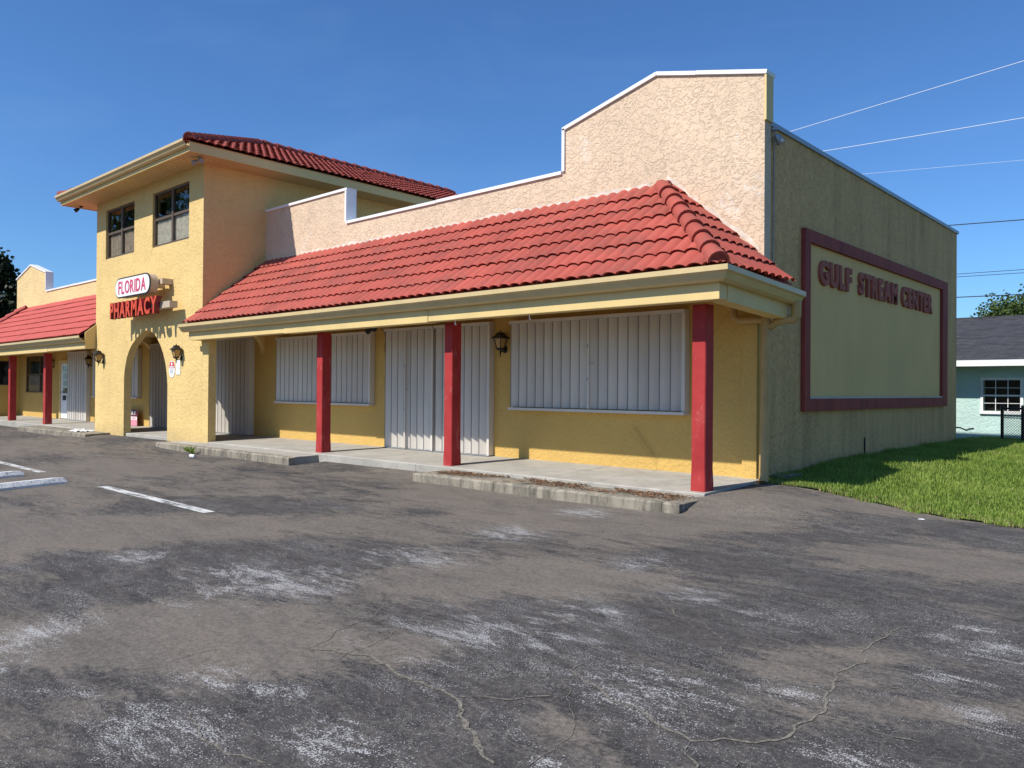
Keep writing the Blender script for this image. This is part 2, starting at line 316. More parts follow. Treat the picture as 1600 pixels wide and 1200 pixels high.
def poly_wall(name, mat, parent, outer, holes, axis, base, depth, **kw):
    """flat wall with openings: outline in (u, z); axis 'Y' -> u is X at y=base..base+depth; axis 'X' -> u is Y at x=base..base+depth"""
    cu = bpy.data.curves.new(name, 'CURVE'); cu.dimensions = '2D'; cu.fill_mode = 'BOTH'; cu.extrude = abs(depth) / 2
    for ring in [outer] + holes:
        sp = cu.splines.new('POLY'); sp.points.add(len(ring) - 1)
        for p, q in zip(sp.points, ring): p.co = (q[0], q[1], 0, 1)
        sp.use_cyclic_u = True
    tmp = bpy.data.objects.new('tmp', cu); col.objects.link(tmp)
    me = bpy.data.meshes.new_from_object(tmp.evaluated_get(bpy.context.evaluated_depsgraph_get())); bpy.data.objects.remove(tmp)
    mid = base + depth / 2
    for v in me.vertices:
        u, z, w = v.co
        v.co = (u, mid + w, z) if axis == 'Y' else (mid + w, u, z)
    me.name = name; bm = bmesh.new(); bm.from_mesh(me); bmesh.ops.remove_doubles(bm, verts=bm.verts, dist=1e-5); bmesh.ops.recalc_face_normals(bm, faces=bm.faces); bm.to_mesh(me); bm.free()
    for p in me.polygons: p.use_smooth = False
    me.materials.clear(); me.materials.append(M[mat]); o = bpy.data.objects.new(name, me); link(o, parent); tag(o, **kw); return o
def glyph(ch, h, depth, bold=0.0, wscale=1.0):
    """one letter as mesh data: x = reading direction, y = up, z = thickness; height scaled to h; returns mesh, width"""
    cu = bpy.data.curves.new('letter', 'FONT'); cu.body = ch; cu.size = 1.0; cu.extrude = 0.05; cu.offset = bold; cu.resolution_u = 4
    tmp = bpy.data.objects.new('tmp', cu); col.objects.link(tmp)
    me = bpy.data.meshes.new_from_object(tmp.evaluated_get(bpy.context.evaluated_depsgraph_get())); bpy.data.objects.remove(tmp)
    xs = [v.co.x for v in me.vertices]; ys = [v.co.y for v in me.vertices]; x0 = min(xs); y0 = min(ys); k = h / (max(ys) - y0)
    for v in me.vertices: v.co = ((v.co.x - x0) * k * wscale, (v.co.y - y0) * k, (v.co.z + 0.05) / 0.1 * depth)
    me.materials.clear(); return me, (max(xs) - x0) * k * wscale
def word(text, origin, xdir, zdir, h, depth, total, mat, parent, bold=0.0, gap=0.12, name='letter', side=None):
    """letters laid along xdir, total length fixed by widening the glyphs"""
    gl = [glyph(c, h, depth, bold) for c in text]; gw = sum(w for _, w in gl); g = gap * h
    k = (total - g * (len(text) - 1)) / gw; x = 0; X = Vector(xdir); Z = Vector(zdir); N = X.cross(Z); out = []
    for me, w in gl:
        for v in me.vertices: v.co = Vector(origin) + X * (x + v.co.x * k) + Z * v.co.y + N * v.co.z
        x += w * k + g; me.materials.append(M[mat])
        if side:
            me.materials.append(M[side])
            for p in me.polygons:
                if abs(p.normal.dot(N)) < 0.5: p.material_index = 1
            me.update()
            for p in me.polygons:
                if abs(p.normal.dot(N)) < 0.5: p.material_index = 1
        o = bpy.data.objects.new(name, me); link(o, parent); out.append(o)
    return out
def sweep(profile, path, outs):
    """profile [(outward, up)] along path points; outs = outward vector (mitred) per point"""
    m = MB(); rings = [[Vector(p) + Vector(o) * a + Vector((0, 0, b)) for a, b in profile] for p, o in zip(path, outs)]
    return m.loft(rings)

# ------------------------------------------------------------------ key dimensions
YW, YT, YF, XC = 10.74, 9.07, 8.76, -21.77
XS = -5.0                      # side wall plane
mir = lambda x: 2 * XC - x

# ------------------------------------------------------------------ ground
WHITE = [(-3.48, 1.46, 0.38, 0.35), (-5.16, 1.44, 0.22, 0.6), (-4.23, 1.37, 0.22, 0.08), (-3.42, 3.52, 0.67, 0.59), (-3.23, 4.19, 0.38, 0.45), (-5.72, 3.28, 0.6, 0.79), (-5.27, 3.57, 0.35, 0.54), (-2.77, 2.08, 0.33, 0.26), (-3.44, 2.15, 0.25, 0.13), (-2.91, 5.18, 0.28, 0.3), (-2.02, 3.44, 0.41, 0.34), (-2.34, 3.3, 0.19, 0.26), (-1.07, 5.35, 0.31, 0.63), (-1.16, 3.35, 0.19, 0.14), (-0.83, 4.1, 0.18, 0.2), (-2.02, 2.46, 0.1, 0.05), (-5.57, 6.11, 0.4, 0.44), (-5.78, 7.85, 0.47, 0.41), (-3.87, 1.97, 0.2, 0.17), (-1.06, 4.64, 0.2, 0.21), (-5.37, 4.63, 0.51, 0.38), (-7.16, 2.87, 0.33, 0.35), (-3.75, 5.84, 0.33, 0.26), (-5.16, 1.6, 0.15, 0.41), (-3.26, 2.96, 0.28, 0.26), (-2.24, 4.94, 0.25, 0.3), (-1.63, 3.81, 0.16, 0.17)]
DARK = [(-2.92, 8.68, 0.48, 0.58), (-1.91, 8.85, 0.52, 0.54), (-3.35, 7.81, 0.33, 0.26), (-3.15, 6.43, 0.51, 0.37), (-2.07, 6.67, 0.52, 0.29), (-2.46, 4.93, 0.65, 0.64), (-1.9, 5.47, 0.52, 0.67), (-1.29, 6.75, 0.29, 0.44), (-2.38, 2.46, 0.44, 0.32), (-2.92, 2.53, 0.28, 0.32), (-2.83, 3.22, 0.35, 0.25), (-1.13, 3.64, 0.39, 0.32), (-1.69, 3.38, 0.35, 0.26), (-3.27, 1.98, 0.29, 0.23), (-6.85, 3.48, 0.69, 0.36), (-9.81, 4.16, 0.31, 0.22), (-7.31, 6.46, 0.2, 0.2), (-6.09, 2.35, 0.28, 0.29), (-1.3, 4.41, 0.4, 0.36), (-2.06, 2.67, 0.33, 0.18), (-4.36, 1.5, 0.32, 0.14), (-3.3, 3.63, 0.16, 0.8), (-9.84, 7.33, 0.77, 0.56), (-9.24, 5.11, 0.72, 0.4)]
BROWN = [(-4.01, 4.79, 0.76, 0.53), (-4.8, 2.12, 0.65, 0.55), (-1.65, 4.35, 0.42, 0.27), (-4.35, 2.21, 0.55, 0.36), (-1.78, 7.77, 0.69, 0.6), (-1.5, 3.66, 0.3, 0.24), (-2.1, 2.72, 0.17, 0.19), (-8.43, 3.38, 0.98, 0.61), (-8.56, 8.66, 1.48, 0.97), (-3.48, 2.96, 0.22, 0.22), (-1.0, 4.14, 0.24, 0.13), (-5.39, 8.24, 1.6, 0.94)]
def sstep(a, b, x):
    t = max(0.0, min(1.0, (x - a) / (b - a))); return t * t * (3 - 2 * t)
def border(x):                 # lawn edge: y where asphalt stops, right of the building
    if x < -4.7: return 10.72
    return 10.66 - 0.225 * (x + 4.7) * (1 if x < 2 else 1) if x < 1 else 9.38 - 0.05 * (x - 1)
def asph(x, y):
    z = -0.245 + 0.012 * mnoise.noise(Vector((x * 0.35, y * 0.35, 0)))
    if x > -5.6:
        z += (0.165 * sstep(8.25, 9.25, y) + 0.035 * sstep(9.2, 10.7, y)) * sstep(-5.6, -4.95, x) * (1 - 0.75 * sstep(-4.6, -2.2, x))
    z += 0.055 * sstep(8.4, 9.1, y) * sstep(-13.6, -13.3, x) * (1 - sstep(-10.0, -9.7, x))
    z += 0.11 * sstep(7.6, 9.0, y) * sstep(-25.6, -24.6, x) * (1 - sstep(-19.8, -18.2, x))
    return z
def frange(a, b, s): return [a + s * i for i in range(int(round((b - a) / s)))]
xs = frange(-90, -18, 2.0) + frange(-18, -8, 0.25) + frange(-8, 1, 0.07) + frange(1, 4, 0.25) + frange(4, 60, 2.0) + [60]
ys = frange(-40, 0, 2.0) + frange(0, 11.06, 0.079) + [11.06]
ca, sa = math.cos(YAW), math.sin(YAW)
def field(L, x, y):
    v = 0.0
    for cx, cy, rx, ry in L:
        dx, dy = x - cx, y - cy; a = (dx * ca + dy * sa) / (rx * 1.75); b = (-dx * sa + dy * ca) / (ry * 1.75); d = a * a + b * b
        if d < 4: v = max(v, math.exp(-d * 0.9))
    return v
vv = []; wv = []; dv = []; bv = []
for y in ys:
    for x in xs:
        vv.append((x, y, asph(x, y))); near = -12 < x < 1 and 0 < y < 10
        wv.append(field(WHITE, x, y) if near else 0.35 * max(0, mnoise.noise(Vector((x * .3, y * .3, 5)))))
        dv.append(field(DARK, x, y) if near else max(0, mnoise.noise(Vector((x * .4, y * .4, 9)))))
        bv.append(field(BROWN, x, y) if near else max(0, mnoise.noise(Vector((x * .25, y * .25, 3)))))
nx = len(xs); ff = []
for j in range(len(ys) - 1):
    for i in range(nx - 1):
        if ys[j] > border(xs[i]) + 0.12 and xs[i] > -4.75: continue
        ff.append((j * nx + i, j * nx + i + 1, (j + 1) * nx + i + 1, (j + 1) * nx + i))
me = bpy.data.meshes.new('asphalt_lot'); me.from_pydata(vv, [], ff); me.polygons.foreach_set('use_smooth', [True] * len(ff))
for nm, vals in (('wear', wv), ('dark', dv), ('brown', bv)):
    a = me.attributes.new(nm, 'FLOAT', 'POINT'); a.data.foreach_set('value', vals)
me.materials.append(M['asphalt']); me.update()
lot = bpy.data.objects.new('asphalt_lot', me); link(lot); tag(lot, 'worn grey asphalt parking lot with pale stones and cracks', kind='structure')
CR = [[(-3.91, 2.6), (-3.65, 2.73), (-3.36, 2.72), (-3.12, 2.66), (-2.9, 2.68), (-2.76, 2.66), (-2.61, 2.53), (-2.47, 2.45), (-2.34, 2.37), (-2.18, 2.29)],
[(-3.92, 2.66), (-4.1, 2.92), (-4.15, 3.2), (-4.33, 3.45), (-4.52, 3.62), (-4.84, 3.62), (-5.13, 3.62)], [(-2.76, 2.66), (-2.67, 2.76), (-2.57, 2.83), (-2.47, 3.0)],
[(-2.61, 3.33), (-2.36, 3.22), (-2.15, 3.14), (-1.98, 3.09), (-1.81, 3.03), (-1.71, 3.02), (-1.62, 3.13), (-1.5, 3.19), (-1.44, 3.27), (-1.45, 3.46), (-1.41, 3.58), (-1.44, 3.82), (-1.54, 4.19), (-1.54, 4.32), (-1.52, 4.54), (-1.57, 4.79), (-1.6, 5.27), (-1.54, 5.47)],
[(-1.71, 3.02), (-1.65, 2.9), (-1.59, 2.8)], [(-2.61, 3.33), (-2.61, 3.46), (-2.54, 3.64)], [(-2.94, 5.83), (-2.65, 5.83), (-2.32, 5.75), (-2.04, 5.73), (-1.76, 5.82)],
[(-1.41, 3.66), (-1.28, 3.68), (-1.16, 3.65), (-0.99, 3.68)], [(-1.46, 4.39), (-1.25, 4.44), (-1.05, 4.35), (-0.89, 4.37), (-0.74, 4.43)], [(-4.16, 1.16), (-4.18, 1.33), (-4.15, 1.49), (-4.18, 1.65)],
[(-4.32, 1.74), (-4.24, 1.87), (-4.34, 2.1), (-4.27, 2.25)], [(-3.57, 1.7), (-3.2, 1.63), (-3.01, 1.62), (-2.89, 1.66), (-2.84, 1.68)], [(-3.1, 5.0), (-2.74, 4.66), (-2.51, 4.58), (-2.26, 4.37), (-2.09, 4.07)], [(-1.75, 3.77), (-1.61, 3.77), (-1.5, 3.72)]]
CW = [0.027, 0.009, 0.013, 0.017, 0.012, 0.008, 0.010, 0.010, 0.009, 0.006, 0.006, 0.013, 0.009, 0.008]
rk = random.Random(77)
for i in range(16):                      # finer cracks wandering between the main ones
    x, y = -8.5 + 7.2 * rk.random(), 2.4 + 5.6 * rk.random(); a = rk.random() * 6.28; pl = [(x, y)]
    for k in range(rk.randint(4, 9)): a += rk.uniform(-0.7, 0.7); x += 0.22 * math.cos(a); y += 0.22 * math.sin(a); pl.append((x, y))
    CR.append(pl); CW.append(0.004 + 0.004 * rk.random())
for ci, (pl, w0) in enumerate(zip(CR, CW)):
    rnd = random.Random(ci); pts = []
    for a, b in zip(pl[:-1], pl[1:]):
        n = max(2, int(math.dist(a, b) / 0.025))
        for k in range(n):
            s = k / n; pts.append((a[0] + (b[0] - a[0]) * s, a[1] + (b[1] - a[1]) * s))
    pts.append(pl[-1]); m = MB(); L = []; off = 0
    for i, p in enumerate(pts):
        a = pts[max(0, i - 1)]; b = pts[min(len(pts) - 1, i + 1)]; d = Vector((b[0] - a[0], b[1] - a[1])).normalized(); nrm = Vector((-d.y, d.x))
        off = 0.05 * mnoise.noise(Vector((p[0] * 6, p[1] * 6, ci))) + 0.016 * mnoise.noise(Vector((p[0] * 17, p[1] * 17, ci)))
        w = w0 * (0.30 + 0.8 * abs(mnoise.noise(Vector((p[0] * 9, p[1] * 9, ci + 30)))) + 0.55 * rnd.random()) * (0.25 if i in (0, len(pts) - 1) else 1)
        c = Vector(p) + nrm * off
        for sgn in (-1, 1):
            q = c + nrm * w * 0.5 * sgn; L.append((q.x, q.y, asph(q.x, q.y) + 0.004))
    m.add(L, [(2 * i, 2 * i + 1, 2 * i + 3, 2 * i + 2) for i in range(len(pts) - 1)])
    m.build('pavement_crack', 'crack_filler', lot)
def line(pts, w, name='painted_line'):
    (x0, y0), (x1, y1) = pts; n = int(abs(x1 - x0) / 0.2); L = []
    for i in range(n + 1):
        x = x0 + (x1 - x0) * i / n; y = y0 + (y1 - y0) * i / n
        for s in (-1, 1): L.append((x, y + s * w / 2, asph(x, y + s * w / 2) + 0.005))
    MB().add(L, [(2 * i, 2 * i + 1, 2 * i + 3, 2 * i + 2) for i in range(n)]).build(name, 'line_paint', lot)
line([(-12.48, 4.62), (-9.06, 4.57)], 0.15); line([(-19.5, 4.72), (-15.25, 4.66)], 0.14)
# far ground sheet
g = MB().add([(-1500, -1500, -0.6), (1500, -1500, -0.6), (1500, 1500, -0.6), (-1500, 1500, -0.6)], [(0, 1, 2, 3)]).build('ground', 'far_ground', kind='structure', label='flat ground reaching to the horizon')
# lawn beside and behind the building
def lawnz(x, y):
    e = y - border(x)
    z = asph(x, min(y, border(x))) + 0.012 + 0.10 * sstep(0.0, 3.5, e) * (1 - 0.4 * sstep(-3, 3, x)) + 0.02 * mnoise.noise(Vector((x * 0.8, y * 0.8, 2)))
    return z - 0.16 * sstep(22, 27, y)
lx = frange(-5.1, 1, 0.3) + frange(1, 30, 1.5) + [30]; ny_ = 60; lv = []
for x in lx:
    b = border(x) - 0.02
    for k in range(ny_): s = (k / (ny_ - 1)) ** 1.6; y = b + (60 - b) * s; lv.append((x, y, lawnz(x, y)))
lf = [(i * ny_ + k, (i + 1) * ny_ + k, (i + 1) * ny_ + k + 1, i * ny_ + k + 1) for i in range(len(lx) - 1) for k in range(ny_ - 1)]
MB().add(lv, lf, True).build('lawn', 'soil', kind='structure', label='strip of ground under the lawn beside the building')
MB().add([(-60, 21.5, -0.2), (-5.05, 21.5, -0.2), (-5.05, 60, -0.25), (-60, 60, -0.25)], [(0, 1, 2, 3)]).build('back_yard', 'soil', kind='structure', label='bare yard behind the building')
rg = random.Random(3); gv = []; gf = []; dvv = []; dff = []
def blade(V, F, x, y, z, h, w):
    a = rg.random() * 6.283; lean = h * (0.15 + 0.55 * rg.random()); dx, dy = math.cos(a), math.sin(a); b = len(V); px, py = -dy * w, dx * w
    V += [(x - px, y - py, z - 0.01), (x + px, y + py, z - 0.01), (x + dx * lean * .4 + px * .7, y + dy * lean * .4 + py * .7, z + h * .6), (x + dx * lean * .4 - px * .7, y + dy * lean * .4 - py * .7, z + h * .6), (x + dx * lean, y + dy * lean, z + h)]
    F += [(b, b + 1, b + 2, b + 3), (b + 3, b + 2, b + 4)]
cnt = 0
while cnt < 135000:
    if rg.random() < 0.86: y = 9.7 + (26 - 9.7) * rg.random() ** 1.5; x = -5.0 + rg.random() * (5.0 if y < 16 else 3.2)
    else: x = -1 + 9 * rg.random(); y = 9 + 15 * rg.random()
    e = y - border(x)
    if e < -0.06 + 0.20 * mnoise.noise(Vector((x * 3, y * 3, 1))): continue
    cl = mnoise.noise(Vector((x * 1.2, y * 1.2, 4))); cnt += 1
    h = (0.040 + 0.036 * rg.random()) * (1 + 0.5 * cl) * (0.6 + 0.4 * sstep(0, 0.5, e))
    if x < -4.8: h *= 1.35
    if rg.random() < 0.006: h *= 2.0
    if rg.random() < (0.34 if e < 0.25 else 0.05 + 0.25 * sstep(0.1, 0.5, mnoise.noise(Vector((x * 0.9, y * 0.9, 12))))): blade(dvv, dff, x, y, lawnz(x, y), h * 0.8, 0.004)
    else: blade(gv, gf, x, y, lawnz(x, y), h, 0.0042 + 0.003 * rg.random())
me = bpy.data.meshes.new('grass'); me.from_pydata(gv, [], gf); me.materials.append(M['grass_blades']); o = bpy.data.objects.new('grass', me); link(o); tag(o, 'short green lawn grass beside the building side wall', 'grass', kind='stuff')
me = bpy.data.meshes.new('dry_grass'); me.from_pydata(dvv, [], dff); me.materials.append(M['dry_grass']); o = bpy.data.objects.new('dry_grass', me); link(o); tag(o, 'straw coloured dry blades along the lawn edge', 'grass', kind='stuff')

# ------------------------------------------------------------------ walkway and kerbs
def slabz(y): return -0.055 + 0.055 * (y - 9.08) / (YW - 9.08)
walk = bpy.data.objects.new('walkway', None); col.objects.link(walk); tag(walk, 'raised pale concrete walkway under the porches', kind='structure')
def slab(x0, x1, y0=9.08):
    m = MB(); y1 = YW + 0.05; n = max(2, int((x1 - x0) / 0.25)); top = []
    rs = random.Random(int(x0 * 10))
    for i in range(n + 1):
        x = x0 + (x1 - x0) * i / n; j = 0.012 * mnoise.noise(Vector((x * 4, 1, 1))) if 0 < i < n else 0
        top.append([(x, y0 + j, -0.34), (x, y0 + j, slabz(y0) - 0.015), (x, y0 + 0.015 + j, slabz(y0)), (x, y1, 0.002), (x, y1, -0.34)])
    return m.loft(top).build('slab_section', 'concrete_walk', walk)
cuts = [-38.6, -34.8, -31.0, -27.3, -25.16]
for a, b in zip(cuts[:-1], cuts[1:]): slab(a + 0.004, b - 0.004)
cuts = [-25.16, -21.6, -18.2]
for a, b in zip(cuts[:-1], cuts[1:]): slab(a + 0.004, b - 0.004, 9.13)
cuts = [-18.2, -14.2, -10.55, -7.6, -4.97]
for a, b in zip(cuts[:-1], cuts[1:]): slab(a + 0.004, b - 0.004)
def kerb(name, label, x0, x1, joints, zt, y0=8.38):
    k = bpy.data.objects.new(name, None); col.objects.link(k); tag(k, label, kind='structure')
    e = [x0] + joints + [x1]
    for i, (a, b) in enumerate(zip(e[:-1], e[1:])):
        n = max(3, int((b - a) / 0.12)); rings = []; a += 0.003; b -= 0.003
        for q in range(n + 1):
            x = a + (b - a) * q / n; j = lambda s: 0.010 * mnoise.noise(Vector((x * 7, s, zt)))
            ee = 0.02 if q in (0, n) else 0
            rings.append([(x, y0 + j(1) + ee, -0.36), (x, y0 + j(2) + ee, zt - 0.03 + j(7)), (x, y0 + 0.028 + j(3), zt - ee + j(4)), (x, y0 + 0.15, zt - ee + j(5)), (x, y0 + 0.17, -0.36)])
        MB().loft(rings).build('kerb_block', 'concrete_kerb', k)
    return k
kerb('kerb_right', 'weathered concrete kerb in front of the long shuttered window', -9.83, -4.93, [-8.03, -5.18], -0.10)
kerb('kerb_middle', 'weathered concrete kerb with a weed beside the tower pier', -19.4, -13.49, [-15.9], -0.085)
kerb('kerb_left', 'weathered concrete kerb before the far porch with red posts', -29.9, -23.95, [-27.2], -0.085)
# fill between kerb and slab
def fill(x0, x1, mat, z0, z1, name):
    n = int((x1 - x0) / 0.2); L = []
    for i in range(n + 1):
        x = x0 + (x1 - x0) * i / n
        for k in range(5): s = k / 4; L.append((x, 8.53 + 0.57 * s, z0 + (z1 - z0) * s + 0.012 * mnoise.noise(Vector((x * 3, s * 4, 2)))))
    m = MB().add(L, [(i * 5 + k, (i + 1) * 5 + k, (i + 1) * 5 + k + 1, i * 5 + k + 1) for i in range(n) for k in range(4)], True)
    for x in (x0, x1): m.add([(x, 8.53, -0.34), (x, 9.1, -0.34), (x, 9.1, z1), (x, 8.53, z0)], [(0, 1, 2, 3)])
    return m.build(name, mat, kind='structure', label='strip of old concrete between kerb and walkway')
fill(-9.80, -4.95, 'concrete_kerb', -0.125, -0.115, 'kerb_strip'); fill(-19.38, -13.51, 'concrete_walk', -0.10, -0.085, 'kerb_strip'); fill(-29.88, -23.97, 'concrete_kerb', -0.10, -0.085, 'kerb_strip')
rl = random.Random(11); m = MB()
for i in range(2600):
    x = -9.6 + 4.5 * rl.random(); y = 8.56 + 0.50 * rl.random() ** 0.8; a = rl.random() * 6.28; l = 0.012 + 0.022 * rl.random(); z = -0.108 + 0.018 * rl.random() + 0.02 * max(0, mnoise.noise(Vector((x * 2, y * 4, 0))))
    if mnoise.noise(Vector((x * 1.3, y * 2, 7))) < -0.25: continue
    dx, dy = math.cos(a) * l, math.sin(a) * l
    m.add([(x - dx, y - dy, z), (x - dy * .4, y + dx * .4, z + 0.008), (x + dx, y + dy, z + 0.004 * rl.random()), (x + dy * .4, y - dx * .4, z + 0.004)], [(0, 1, 2, 3)])
m.build('leaf_litter', 'dry_leaf', kind='stuff', label='brown dry leaf litter lying behind the kerb', cat='leaf litter')

# ------------------------------------------------------------------ the shopping centre building
B = thing('shopping_center', (XC, YW, 0), 'long yellow stucco shopping center with red tiled porches and a central arched tower', 'building')
def gable_profile(s=1):
    p = [(-18.42, 2.62), (-4.96, 2.62), (-4.96, 5.80), (-6.75, 6.25), (-8.62, 5.77), (-8.62, 5.02), (-14.94, 5.02), (-14.94, 5.78), (-18.42, 5.78)]
    return p if s > 0 else [(mir(x), z) for x, z in p]
box('porch_wall', 'stucco_yellow_porch', B, -24.599, -5.03, YW, YW + 0.2, -0.2, 2.62)
poly_wall('parapet_wall', 'stucco_peach', B, gable_profile(), [], 'Y', YW - 0.004, 0.204)
box('corner_pier', 'stucco_yellow_porch', B, -5.26, -5.04, YW - 0.05, YW, -0.1, 2.45)
# left wing: wall has a window and a door opening
LW0, LW1, LZ0, LZ1 = -37.28, -34.15, 0.98, 2.47
poly_wall('porch_wall', 'stucco_yellow_porch', B, [(-38.5, -0.2), (-24.6, -0.2), (-24.6, 2.62), (-38.5, 2.62)], [[(LW0, LZ0), (LW1, LZ0), (LW1, LZ1), (LW0, LZ1)]], 'Y', YW, 0.2)
poly_wall('parapet_wall', 'stucco_cream_yellow', B, gable_profile(-1), [], 'Y', YW - 0.004, 0.204)
# copings
for s in (1, -1):
    g = lambda x: x if s > 0 else mir(x)
    for a, b in (((-18.40, 5.78), (-14.90, 5.78)), ((-14.94, 5.76), (-14.94, 5.04)), ((-14.93, 5.02), (-11.9, 5.02)), ((-11.89, 5.026), (-8.66, 5.026)), ((-8.62, 5.04), (-8.62, 5.78)), ((-8.64, 5.775), (-6.75, 6.25)), ((-6.75, 6.25), (-6.05, 6.075)), ((-6.05, 6.08), (-4.92, 5.80))):
        A, Bq = (g(a[0]), a[1]), (g(b[0]), b[1])
        m = MB(); d = Vector((Bq[0] - A[0], 0, Bq[1] - A[1])); n = Vector((-d.z, 0, d.x)).normalized()
        if abs(d.x) < 1e-4: n = Vector((1 if (a[0] == -14.94) else -1, 0, 0)) * s
        elif n.z < 0: n = -n
        y0, w, t = YW - 0.04, 0.285, 0.028
        P = [Vector((A[0], y0, A[1])), Vector((Bq[0], y0, Bq[1]))]; Yv = Vector((0, w, 0))
        m.loft([[p - n * 0.03, p + n * t, p + n * t + Yv, p - n * 0.03 + Yv] for p in P]).build('coping', 'white_metal', B)
box('corner_trim', 'trim_yellow', B, -4.957, -4.925, YW - 0.03, YW + 0.20, 5.12, 5.80)
# side wall, back, roof
box('side_wall', 'stucco_olive_side', B, XS - 0.2, XS, YW + 0.2, 21.45, -0.3, 5.10)
box('side_coping', 'grey_metal', B, XS - 0.24, XS + 0.035, YW + 0.21, 21.50, 5.10, 5.17)
box('back_wall', 'stucco_olive_side', B, -38.58, XS - 0.2, 21.25, 21.449, -0.3, 5.09)
box('side_wall', 'stucco_cream_yellow', B, mir(XS), mir(XS) + 0.2, YW + 0.2, 21.25, -0.3, 5.10)
box('flat_roof', 'roof_gravel', B, -38.3, XS - 0.2, YW + 0.2, 21.25, 4.55, 4.70)
# enclosed end of the far porch, window facing the walkway
poly_wall('end_wall', 'stucco_yellow_porch', B, [(8.95, -0.2), (YW - 0.002, -0.2), (YW - 0.002, 2.62), (8.95, 2.62)], [[(9.3, 1.28), (10.45, 1.28), (10.45, 2.30), (9.3, 2.30)]], 'X', -38.3, 0.18)
wn_ = box('window', 'brown_frame', B, -38.24, -38.20, 9.3, 10.45, 1.28, 1.33)
MB().box(-38.24, -38.20, 9.3, 10.45, 2.25, 2.30).box(-38.24, -38.20, 9.3, 9.35, 1.33, 2.25).box(-38.24, -38.20, 10.40, 10.45, 1.33, 2.25).build('frame', 'brown_frame', wn_)
box('pane', 'window_glass', wn_, -38.225, -38.215, 9.35, 10.40, 1.33, 2.25)
box('back_panel', 'dark_interior', wn_, -38.29, -38.28, 9.28, 10.47, 1.26, 2.32)

# ------------------------------------------------------------------ porch roofs
E_Y, E_Z, T_Y, T_Z = 8.60, 2.74, 10.735, 4.45           # front slope: eave and head
H_X0, H_X1 = -4.53, -6.51                              # hip: eave corner x, head x
def tile_data(w=0.42, L=0.45, lift=0.042, amp=0.040, lip=0.034, n=6):
    k = 2 * n; vs = []
    for i in range(k + 1):
        x = w * i / k; z = amp * abs(math.sin(math.pi * i / n)) ** 0.75
        vs += [(x, 0, z + lift), (x, L, z + 0.004), (x, 0.034, z + lift - lip)]
    fs = []; sm = []
    for i in range(k):
        a = 3 * i; fs.append((a, a + 3, a + 4, a + 1)); sm.append(True); fs.append((a + 2, a + 5, a + 3, a)); sm.append(False)
    return vs, fs, sm
TV, TF, TS = tile_data()
def raw_mesh(name, vs, fs, sm, mat):
    me = bpy.data.meshes.new(name); me.from_pydata(vs, [], fs); me.polygons.foreach_set('use_smooth', sm); me.materials.append(M[mat]); me.update()
    me.set_sharp_from_angle(angle=R(50)); return me
TILE = raw_mesh('roof_tile', TV, TF, TS, 'tile_red')
def frame(origin, xd, yd):
    x = Vector(xd).normalized(); y = Vector(yd).normalized(); z = x.cross(y); m = Matrix((x, y, z)).transposed().to_4x4(); m.translation = Vector(origin); return m
def clip_world(vs, fs, sm, mtx, planes):
    bm = bmesh.new(); V = [bm.verts.new(mtx @ Vector(v)) for v in vs]
    for q, s in zip(fs, sm):
        f = bm.faces.new([V[i] for i in q]); f.smooth = s
    for co, no in planes:
        bmesh.ops.bisect_plane(bm, geom=bm.verts[:] + bm.edges[:] + bm.faces[:], plane_co=co, plane_no=no, clear_outer=True)
    if not bm.faces: bm.free(); return None
    bm.verts.index_update(); out = ([v.co.copy() for v in bm.verts], [tuple(v.index for v in f.verts) for f in bm.faces], [f.smooth for f in bm.faces]); bm.free(); return out
def slope_tiles(origin, xd, yd, width, length, ncourse, planes, x_off=0.0, tw=0.42):
    """yield ('whole', matrix) or ('cut', (v,f,s)) for every tile of one slope"""
    ex = length / ncourse; res = []
    xv = Vector(xd).normalized(); yv = Vector(yd).normalized(); n = int(width / tw) + 2
    for r in range(ncourse):
        sy = 1.0
        for c in range(-1, n):
            o = Vector(origin) + xv * (c * tw + x_off) + yv * (r * ex)
            jit = random.Random(r * 997 + c); mt = frame(o + xv.cross(yv) * (0.010 * jit.random()), xv, yv) @ Matrix.Rotation((jit.random() - .5) * 0.03, 4, 'Z')
            cs = [mt @ Vector(p) for p in ((0, 0, 0), (tw, 0, 0), (0, 0.45, 0), (tw, 0.45, 0))]
            inn = [all((p - Vector(co)).dot(Vector(no)) <= 0 for co, no in planes) for p in cs]
            if all(inn): res.append(('whole', mt))
            elif any(inn) or c < n:
                q = clip_world(TV, TF, TS, mt, planes)
                if q: res.append(('cut', q))
    return res
fr_dir = Vector((0, T_Y - E_Y, T_Z - E_Z)); LF = fr_dir.length
hipd = Vector((H_X1 - H_X0, T_Y - E_Y, 0)); hipn = Vector((hipd.y, -hipd.x, 0)).normalized(); hip0 = Vector((H_X0, E_Y, 0))
front = slope_tiles((-18.40, E_Y, E_Z), (1, 0, 0), fr_dir, 14.2, LF, 7, [((-18.41, 0, 0), (-1, 0, 0)), (hip0, hipn), ((0, YW - 0.008, 0), (0, 1, 0))])
sd_dir = Vector((H_X1 - H_X0, 0, T_Z - E_Z)); LS = sd_dir.length
side = slope_tiles((H_X0, E_Y - 0.2, E_Z), (0, 1, 0), sd_dir, 2.8, LS, 7, [(hip0, -hipn), ((0, YW - 0.008, 0), (0, 1, 0))])
RF = MB().add([(-18.41, E_Y, E_Z - 0.02), (H_X0, E_Y, E_Z - 0.02), (H_X1, T_Y - 0.004, T_Z - 0.02), (-18.41, T_Y - 0.004, T_Z - 0.02), (H_X0, T_Y - 0.004, E_Z - 0.02)], [(0, 1, 2, 3), (1, 4, 2)]).build('tile_roof', 'tile_red', B)
RF['label'] = 'red tiled porch roof in front of the peach parapet'
